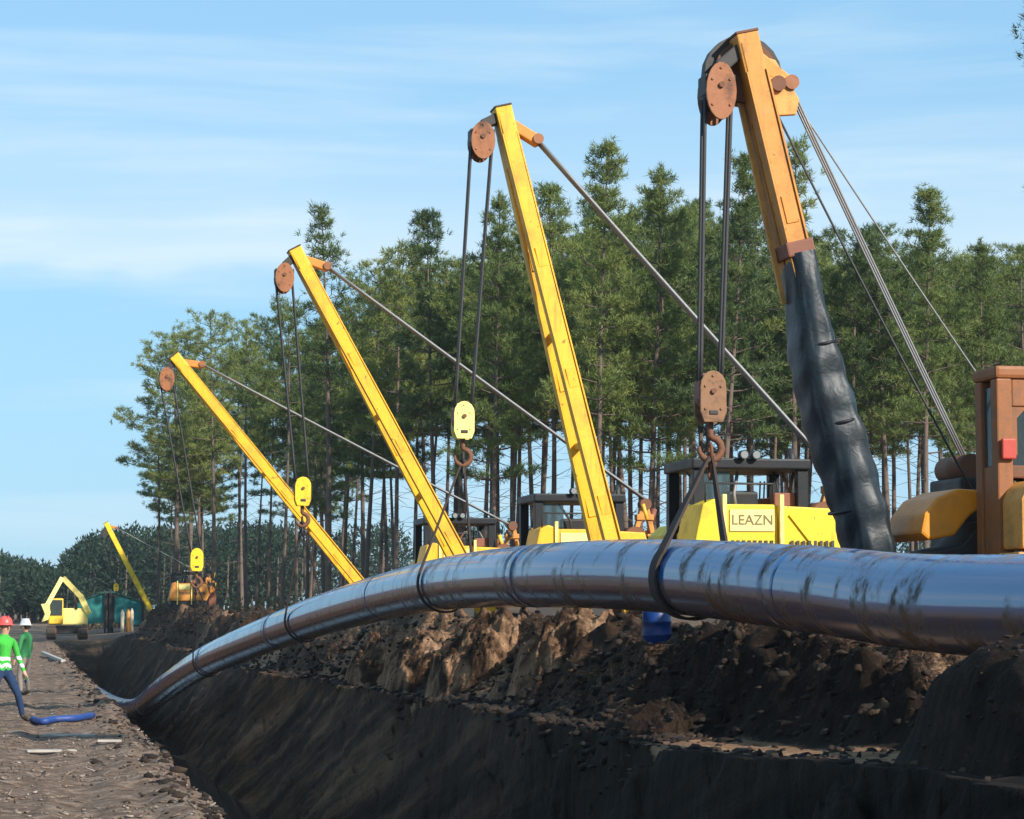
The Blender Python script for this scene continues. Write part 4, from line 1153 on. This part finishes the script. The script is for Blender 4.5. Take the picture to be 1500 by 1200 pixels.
m = MB(); m.box((1.53, -1.30, 1.3), (1.60, -1.05, 2.33), 0.01); m.build('side_panel', 'cab_brown', cab)
m = MB(); m.box((1.52, -1.46, 2.20), (3.20, -1.34, 2.34), 0.02); m.build('window_sill', 'rust_brown', cab)
m = MB(); m.box((1.54, -1.56, 2.40), (1.70, -1.505, 2.62), 0.015); m.build('warning_box', 'red_paint', e1)
m = MB(); m.box((1.95, -1.25, 1.9), (2.5, -0.95, 2.1), 0.05); m.box((1.95, -1.0, 2.1), (2.5, -0.9, 2.85), 0.05); m.build('seat', 'black_paint', e1)
for q_ in (2.0, 2.12, 2.6):
    m = MB(); m.tube([(q_, -1.2, 2.2), (q_ + 0.04, -1.22, 2.75)], 0.018, 6); m.build('control_lever', 'dark_steel', e1)
m = MB(); m.box((1.75, -0.92, 2.2), (3.0, -0.88, 3.2), 0.01); m.build('cab_screen', 'black_paint', cab)
# rear body below the cab: rounded tank with a plate, ribs under it
m = MB(); m.prism([(1.56, 1.42), (3.3, 1.42), (3.3, 2.16), (1.74, 2.16), (1.62, 2.08), (1.56, 1.95)], 1, -2.0, -1.0, 0.04); tk = m.build('rear_tank', 'pale_orange', e1)
m = MB(); m.box((1.68, -2.025, 1.78), (2.40, -2.003, 1.92), 0.003); m.build('plate_border', 'ink', tk)
m = MB(); m.box((1.76, -2.03, 1.795), (2.38, -2.026, 1.905)); m.build('name_plate', 'teal_plate', tk)
text_mesh('lettering', 'CSR', 0.11, 'white_plate', tk, Matrix.Translation((1.92, -2.033, 1.85)) @ Matrix.Rotation(R(90), 4, 'X'), 0.002)
for i, zz_ in enumerate((1.34, 1.22, 1.10, 0.98)):
    m = MB(); m.box((1.50, -2.03 - 0.03 * (i % 2), zz_ - 0.05), (3.3, -1.5, zz_ + 0.045), 0.015); m.build('step_rib', ('pale_orange', 'cab_brown', 'ochre_paint', 'rust_brown')[i], e1)
m = MB(); m.box((1.62, -1.9, 0.6), (3.2, -1.5, 0.95), 0.02); m.build('drawbar_plate', 'rust_brown', e1)
m = MB(); m.box((3.3, -1.2, 0.8), (3.9, 1.1, 2.0), 0.05); m.build('counterweight', 'ochre_paint', e1)
for o_ in list(e1.children):
    if o_.name.split('.')[0] in ('cab_roof', 'warning_box', 'rear_tank', 'step_rib', 'drawbar_plate') or (o_.name.split('.')[0] in ('seat', 'control_lever')):
        o_.location.x -= 0.70
machines.insert(0, (e1, ft, tp, ub, hb))

# slings from the hooks round the pipe
labels = ['broad dark sling round the pipe below the worn steel hook block', 'thin dark sling round the pipe below the cream hook block of the longest boom',
          'dark sling round the descending pipe left of the third yellow boom', 'dark sling round the pipe low on its descent']
for k, (e, ft, tp, ub, hb) in enumerate(machines):
    H = e.location + hb + Vector((0, 0, -0.66))
    Ys = (25.0, 36.9, 50.4, 65.5)[k]
    c, t = pipe_at(Ys)
    org = c.copy()
    hp = H - org
    u = Vector((t.y, -t.x, 0)).normalized()           # across the pipe
    v = u.cross(t).normalized()
    if v.z < 0: v = -v
    hu, hv = hp.dot(u), hp.dot(v)
    rr = PIPE_R + 0.02
    D = math.hypot(hu, hv); ph = math.atan2(hv, hu); al = math.acos(min(1, rr / D))
    loop = [hp]
    a0, a1 = ph + al, ph - al + 2 * math.pi
    nn = 28
    for i in range(nn + 1):
        a = a0 + (a1 - a0) * i / nn
        loop.append(u * (rr * math.cos(a)) + v * (rr * math.sin(a)))
    loop.append(hp.copy())
    s = empty('pipe_sling', org)
    wdt = (0.20, 0.09, 0.10, 0.10)[k]
    mb = MB()
    prev = None
    for i, p in enumerate(loop):
        d_ = (p - hp).length
        w = wdt * (1 if 0 < i < len(loop) - 1 else 0.35)
        rad = (p / p.length) if (0 < i < len(loop) - 1) else Vector((1, 0, 0)) * (-1 if i == 0 else 1)
        if i in (0, len(loop) - 1):
            rad = (loop[1] / loop[1].length) if i == 0 else (loop[-2] / loop[-2].length)
        q = [mb.bm.verts.new(p + t * (w / 2 * a) + rad * b) for a, b in ((-1, 0), (1, 0), (1, 0.03), (-1, 0.03))]
        if prev:
            for j in range(4):
                mb.bm.faces.new((prev[j], prev[(j + 1) % 4], q[(j + 1) % 4], q[j]))
        else:
            mb.bm.faces.new(q)
        prev = q
    mb.bm.faces.new(prev)
    mb.build('belt', 'sling_webbing', s)
    # shackle and chain links between hook and belt
    m = MB()
    for j in range(3):
        z0 = hp + Vector((0, 0, 0.05 - 0.11 * j)); ax = Vector((1, 0, 0)) if j % 2 else Vector((0, 1, 0))
        m.tube([z0 + ax * (0.06 * math.cos(a)) + Vector((0, 0, 0.09 * math.sin(a))) for a in [2 * math.pi * i / 14 for i in range(15)]], 0.02, 6, False)
    m.build('shackle', 'rust_brown' if k == 0 else 'dark_steel', s)
    tag(s, labels[k], 'sling', 'slings carrying the pipe')

# ------------------------------------------------------------------ far excavator
ex = at(98, 935, 150); ex.z = ground_z(ex.x, 150)
exc = empty('excavator', ex, R(0))
tag(exc, 'yellow excavator with raised folded arm at the far end of the trench', 'excavator')
add_track(exc, -0.95, 0.5, -1.6, 1.6, 0.85); add_track(exc, 0.95, 0.5, -1.6, 1.6, 0.85)
m = MB(); m.box((-0.7, -1.0, 0.4), (0.7, 1.0, 0.9), 0.04); m.build('undercarriage', 'dark_steel', exc)
m = MB(); m.box((-1.15, -0.7, 0.95), (1.25, 2.2, 1.95), 0.08); m.build('house', 'cream_yellow', exc)
m = MB(); m.box((-1.12, -1.35, 1.0), (-0.25, 0.2, 2.55), 0.07); cb = m.build('cab', 'yellow_worn', exc)
m = MB(); m.box((-1.05, -1.375, 1.5), (-0.32, -1.352, 2.45), 0.01); m.build('windscreen', 'cab_glass', cb)
m = MB(); m.box((-1.145, -1.2, 1.6), (-1.122, 0.0, 2.4), 0.01); m.build('side_window', 'cab_glass', cb)
m = MB(); m.bar((1.30, -0.6, 1.6), (0.75, -0.8, 2.75), 0.36, 0.34, 0.03); m.bar((0.82, -0.8, 2.62), (-0.30, -1.1, 3.80), 0.32, 0.30, 0.03); m.build('boom_arm', 'cream_yellow', exc)
m = MB(); m.bar((-0.35, -1.15, 3.8), (-1.25, -1.6, 2.1), 0.28, 0.26, 0.03); m.build('dipper_arm', 'cream_yellow', exc)
m = MB(); m.tube([(0.55, -0.75, 1.9), (0.35, -1.0, 3.0)], 0.07, 8); m.build('hydraulic_ram', 'dark_steel', exc)
m = MB(); m.prism([(-1.6, 2.2), (-1.15, 2.25), (-1.0, 1.7), (-1.15, 1.25), (-1.55, 1.1), (-1.35, 1.6)], 1, -2.0, -1.2, 0.02); m.build('bucket', 'cream_yellow', exc)

# teal welding shelter behind the far pipelayer
sh = at(160, 905, 172); sh.z = ground_z(sh.x, 172)
tent = empty('welding_shelter', sh)
tag(tent, 'teal canvas welding shelter on posts behind the far lemon boom', 'shelter')
for sx in (-1, 1):
    m = MB()
    m.prism([(sx * 0.35, 2.75), (sx * 0.35, 0.75), (sx * 2.3, 0.55), (sx * 2.25, 2.15)], 1, -0.2, 2.6, 0.02); m.build('canvas_side', 'teal_canvas', tent)
m = MB(); m.prism([(-2.35, 2.2), (-0.3, 2.85), (0.3, 2.85), (2.35, 2.2), (0.3, 2.92), (-0.3, 2.92)], 1, -0.4, 2.8); m.build('canvas_roof', 'teal_canvas', tent)
for x_, h_ in ((-0.28, 2.9), (0.05, 3.1), (2.32, 2.3), (-2.36, 2.3)):
    m = MB(); m.box((x_ - 0.09, -0.45, 0), (x_ + 0.09, -0.27, h_), 0.01); m.build('post', 'dark_steel', tent)
m = MB(); m.box((-0.12, -0.3, 0), (0.30, 0.0, 3.0), 0.01); m.build('door_flap', 'black_paint', tent)
for i, x_ in enumerate((0.85, 1.25, 1.5)):
    g = at(160, 905, 169.8)
    cyl_ = MB(); cyl_.tube([(0, 0, 0), (0, 0, 1.35), (0, 0, 1.5), (0, 0, 1.62)], [0.13, 0.13, 0.08, 0.03], 14)
    gx = sh.x + x_; gy = 169.6
    ob = cyl_.build('gas_cylinder', 'cream_paint' if i != 1 else 'pale_orange', None)
    ob.location = (gx, gy, ground_z(gx, gy) + 0.0)
    m = MB(); m.cyl((0, 0, 1.62), (0, 0, 1.72), 0.05, 10); m.build('valve', 'dark_steel', ob)
    tag(ob, ('leftmost cream gas cylinder in front of the teal shelter', 'orange gas cylinder between two cream ones at the teal shelter', 'rightmost cream gas cylinder in front of the teal shelter')[i], 'gas cylinder', 'gas cylinders by the shelter')

# ------------------------------------------------------------------ small things
bY = min(np.arange(26.5, 32.5, 0.05), key=lambda y_: abs(ground_z(at(950, 944, y_).x, y_) - at(950, 944, y_).z))
b = at(962, 944, float(bY))
m = MB()
prof = [(0.185, 0), (0.20, 0.03), (0.20, 0.20), (0.212, 0.22), (0.20, 0.24), (0.20, 0.42), (0.212, 0.44), (0.20, 0.46), (0.20, 0.60), (0.16, 0.655), (0.0, 0.66)]
m.tube([(0, 0, z) for r, z in prof], [max(r, 0.002) for r, z in prof], 28)
dr = m.build('plastic_drum', 'blue_plastic'); dr.location = (b.x, b.y, ground_z(b.x - 0.12, b.y) - 0.02); dr.scale = (0.9, 0.9, 0.75)
m = MB(); m.cyl((0.08, 0, 0.655), (0.08, 0, 0.69), 0.035, 12); m.build('cap', 'black_paint', dr)
tag(dr, 'blue plastic drum standing in the shade under the pipe', 'drum')

# blue hose and pale boards on the trodden strip
hp_ = [at(48, 1057, 43.2), at(62, 1059, 42.6), at(80, 1056, 42.8), at(112, 1054, 43.0), at(135, 1050, 44)]
hp_ = catmull([Vector((p.x, p.y, ground_z(p.x, p.y) + 0.07)) for p in hp_], 8)
m = MB(); m.tube([p - hp_[0] for p in hp_], 0.06, 12); ho = m.build('layflat_hose', 'blue_hose'); ho.location = hp_[0]
tag(ho, 'dark blue hose lying on the ground beside the trench', 'hose')
for px, py, l, w, rz, mat, lab in ((75, 1088, 0.7, 0.14, 14, 'weathered_wood', 'long pale board lying nearest in front of the blue hose'),
                                   (100, 1072, 0.8, 0.12, -3, 'weathered_wood', 'grey weathered board just in front of the blue hose'),
                                   (160, 1084, 0.35, 0.10, 8, 'weathered_wood', 'short pale board close to the trench lip')):
    s_ = (py - 890) / 2.0
    Yd = 3500 / s_ - 1
    p = at(px, py, Yd)
    m = MB(); m.box((-l / 2, -w / 2, 0), (l / 2, w / 2, 0.03), 0.006)
    o = m.build('board', mat); o.location = (p.x, Yd, ground_z(p.x, Yd) + 0.03); o.rotation_euler = (R(2), R(1), R(rz))
    tag(o, lab, 'board', 'boards on the trodden strip')
# sawn timber baulk at the far trench lip
p = at(72, 968, 88)
m = MB(); m.bar((0, 0, 0.06), (0.75, -16, 0.04), 0.16, 0.12, 0.01, up=(0, 0, 1)); o = m.build('timber_baulk', 'weathered_wood'); o.location = (p.x - 0.25, 104, ground_z(p.x, 100) + 0.05)
tag(o, 'long pale timber lying on the strip before the excavator', 'timber')

# ------------------------------------------------------------------ people
def person(label, loc, rz, J, jacket, trousers, helmet, scale=1.0, stripe=True):
    """One continuous skinned body. J: joint name -> (x, y, z, radius, parent)."""
    names = list(J)
    me = bpy.data.meshes.new('person')
    me.from_pydata([J[n_][:3] for n_ in names], [(names.index(J[n_][4]), i) for i, n_ in enumerate(names) if J[n_][4]], [])
    o = bpy.data.objects.new('person_tmp', me); col.objects.link(o)
    md = o.modifiers.new('skin', 'SKIN'); md.use_smooth_shade = True
    sv = me.skin_vertices[0] if me.skin_vertices else None
    if sv is None:
        bm = bmesh.new(); bm.from_mesh(me); bm.verts.layers.skin.verify(); bm.to_mesh(me); bm.free()
        sv = me.skin_vertices[0]
    for i, n_ in enumerate(names):
        r = J[n_][3]
        sv.data[i].radius = r if hasattr(r, '__len__') else (r, r)
        sv.data[i].use_root = (i == 0)
    ss = o.modifiers.new('sub', 'SUBSURF'); ss.levels = 2; ss.render_levels = 2
    dg = bpy.context.evaluated_depsgraph_get()
    bm_me = bpy.data.meshes.new_from_object(o.evaluated_get(dg))
    bpy.data.objects.remove(o)
    bm_me.materials.clear()
    for mname in (jacket, trousers, 'boot', 'skin', 'reflective_tape'):
        bm_me.materials.append(MATS[mname])
    hd = Vector(J['head'][:3]); neck = Vector(J['neck'][:3])
    pel = Vector(J['pelvis'][:3])
    hands = [Vector(J[k][:3]) for k in J if k.startswith('wrist')]
    palms = [Vector(J[k][:3]) for k in J if k.startswith('palm')]
    feet = [Vector(J[k][:3]) for k in J if k.startswith('toe') or k.startswith('ankle')]
    for p in bm_me.polygons:
        c = p.center; p.use_smooth = True
        if c.z > neck.z + 0.02: k = 3
        elif any((c - q).length < 0.075 for q in palms) : k = 3
        elif c.z < 0.14: k = 2
        elif c.z < pel.z - 0.02 and not any((c - q).length < 0.16 for q in hands): k = 1
        else:
            k = 0
            if stripe and (abs(c.z - (pel.z + 0.18)) < 0.03 or abs(c.z - (pel.z + 0.05)) < 0.028): k = 4
        p.material_index = k
    ob = bpy.data.objects.new('person', bm_me); col.objects.link(ob)
    ob.location = loc; ob.rotation_euler = (0, 0, rz); ob.scale = (scale,) * 3
    # hard hat: shell with brim
    m = MB()
    pr = [(0.165, 0.035), (0.168, 0.045), (0.128, 0.05), (0.125, 0.10), (0.10, 0.155), (0.06, 0.185), (0.004, 0.195)]
    m.tube([(hd.x, hd.y, hd.z + z) for r, z in pr], [r for r, z in pr], 22)
    m.box((hd.x - 0.012, hd.y - 0.10, hd.z + 0.16), (hd.x + 0.012, hd.y + 0.10, hd.z + 0.198), 0.005)
    m.build('hard_hat', helmet, ob)
    m = MB()
    m.box((hd.x - 0.012, hd.y - 0.135, hd.z - 0.03), (hd.x + 0.012, hd.y - 0.10, hd.z + 0.01), 0.008)
    m.build('nose', 'skin', ob)
    m = MB(); m.box((hd.x - 0.09, hd.y + 0.02, hd.z - 0.05), (hd.x + 0.09, hd.y + 0.11, hd.z + 0.05), 0.03); m.build('hair', 'hair_dark', ob)
    for s in (-1, 1):
        m = MB(); m.box((hd.x + s * 0.095, hd.y - 0.02, hd.z - 0.035), (hd.x + s * 0.112, hd.y + 0.02, hd.z + 0.03), 0.006); m.build('ear', 'skin', ob)
    tag(ob, label, 'person', 'workers beside the trench')
    return ob
def fingers(J, side, palm, d, sx):
    px, py, pz = palm
    for i, (o_, l) in enumerate(((-0.03, 0.075), (-0.01, 0.085), (0.01, 0.08), (0.03, 0.062))):
        a = f'finger{i}{side}'
        J[a] = (px + d[0] * 0.06, py + d[1] * 0.06 + o_, pz + d[2] * 0.06, 0.010, f'palm{side}')
        J[a + 't'] = (px + d[0] * (0.06 + l) - sx * 0.015, py + d[1] * (0.06 + l) + o_, pz + d[2] * (0.06 + l), 0.008, a)
    J['thumb' + side] = (px + d[0] * 0.02, py - 0.055, pz + d[2] * 0.02, 0.011, f'palm{side}')
    J['thumb' + side + 't'] = (px + d[0] * 0.06, py - 0.075, pz + d[2] * 0.065, 0.009, 'thumb' + side)
def skeleton(stride=0.0, lean=0.0, armR=(0.0, 0.0), armL=(0.0, 0.0)):
    J = {}
    J['pelvis'] = (0, 0, 0.95, (0.165, 0.12), None)
    J['waist'] = (lean * 0.2, 0, 1.10, (0.155, 0.115), 'pelvis')
    J['chest'] = (lean * 0.6, 0, 1.30, (0.18, 0.125), 'waist')
    J['upper'] = (lean * 0.85, 0, 1.44, (0.15, 0.10), 'chest')
    J['neck'] = (lean * 1.0, -0.01, 1.53, 0.058, 'upper')
    J['jaw'] = (lean * 1.05, -0.03, 1.60, (0.068, 0.08), 'neck')
    J['head'] = (lean * 1.1, -0.02, 1.67, (0.082, 0.10), 'jaw')
    J['crown'] = (lean * 1.1, -0.01, 1.76, (0.06, 0.07), 'head')
    for s, sd, ar in ((1, 'R', armR), (-1, 'L', armL)):
        st = stride if s > 0 else -stride * 0.35
        J['hip' + sd] = (s * 0.10, 0, 0.88, 0.10, 'pelvis')
        J['thigh' + sd] = (s * 0.12 + st * 0.25, -0.02, 0.70, 0.09, 'hip' + sd)
        J['knee' + sd] = (s * 0.12 + st * 0.55, -0.05, 0.48, 0.066, 'thigh' + sd)
        J['calf' + sd] = (s * 0.12 + st * 0.75, -0.01, 0.33, 0.064, 'knee' + sd)
        J['ankle' + sd] = (s * 0.12 + st, 0.02, 0.09, 0.046, 'calf' + sd)
        J['toe' + sd] = (s * 0.13 + st * 1.0, -0.17, 0.045, (0.045, 0.04), 'ankle' + sd)
        ax, ay = ar
        J['shoulder' + sd] = (s * 0.20 + lean * 0.8, 0, 1.41, 0.068, 'upper')
        J['elbow' + sd] = (s * 0.27 + lean * 0.7 + ax * 0.5, 0.02 + ay * 0.4, 1.13, 0.05, 'shoulder' + sd)
        J['wrist' + sd] = (s * 0.27 + lean * 0.7 + ax, ay - 0.05, 0.90, 0.036, 'elbow' + sd)
        J['palm' + sd] = (s * 0.27 + lean * 0.7 + ax * 1.1, ay - 0.08, 0.83, (0.02, 0.04), 'wrist' + sd)
        fingers(J, sd, J['palm' + sd][:3], (0, -0.25, -0.95), s)
    return J
p1 = at(2, 1050, 43.0)
person('worker in bright green reflective jacket and red hard hat at the left frame edge', (p1.x, 43.0, ground_z(p1.x, 43.0)), R(35),
       skeleton(0.34, 0.03, (0.06, -0.10), (-0.02, -0.12)), 'hi_vis_green', 'blue_trousers', 'helmet_red', 1.0)
p2 = at(36, 1003, 58.0)
person('worker in dull green jacket and white hard hat behind the brighter worker', (p2.x, 58.0, ground_z(p2.x, 58.0)), R(-120),
       skeleton(0.08, -0.02, (0.02, -0.06), (-0.05, -0.10)), 'dull_green', 'grey_trousers', 'helmet_white', 0.98, stripe=False)

# ------------------------------------------------------------------ standing water on the trench floor
wy = np.linspace(38, 88, 60)
Vw = []
for y in wy:
    Vw += [(float(x_left(np.array([y]))[0]) + 0.2, y, FLOOR + 0.05), (float(x_floor(y)) + 0.1, y, FLOOR + 0.05)]
Fw = [(2 * i, 2 * i + 1, 2 * i + 3, 2 * i + 2) for i in range(len(wy) - 1)]
m_, nt_, b_ = new_mat('muddy_water')
b_.inputs['Base Color'].default_value = (0.03, 0.035, 0.035, 1)
b_.inputs['Roughness'].default_value = 0.06
tw = N(nt_, 'ShaderNodeTexCoord'); nw_ = N(nt_, 'ShaderNodeTexNoise', inp={'Scale': 6.0, 'Detail': 3.0}); L(nt_, tw.outputs['Object'], nw_.inputs['Vector'])
bw = N(nt_, 'ShaderNodeBump', inp={'Strength': 0.12, 'Distance': 0.02}); L(nt_, nw_.outputs['Fac'], bw.inputs['Height']); L(nt_, bw.outputs[0], b_.inputs['Normal'])
wo = np_mesh('water', Vw, Fw, 'muddy_water')
tag(wo, 'shallow muddy water on the trench floor', 'water', kind='structure')

# ------------------------------------------------------------------ thin haze in the air
mh = bpy.data.materials.new('thin_haze'); mh.use_nodes = True; MATS['thin_haze'] = mh
nh = mh.node_tree; nh.nodes.clear()
pv = N(nh, 'ShaderNodeVolumePrincipled', inp={'Color': (0.80, 0.88, 0.95, 1), 'Density': 0.00016, 'Anisotropy': 0.2})
oh = N(nh, 'ShaderNodeOutputMaterial'); L(nh, pv.outputs[0], oh.inputs['Volume'])
m = MB(); m.box((-1300, -60, -4.5), (1300, 1600, 30)); hz = m.build('haze', 'thin_haze')
tag(hz, 'thin pale haze hanging in the air', 'haze', kind='stuff')
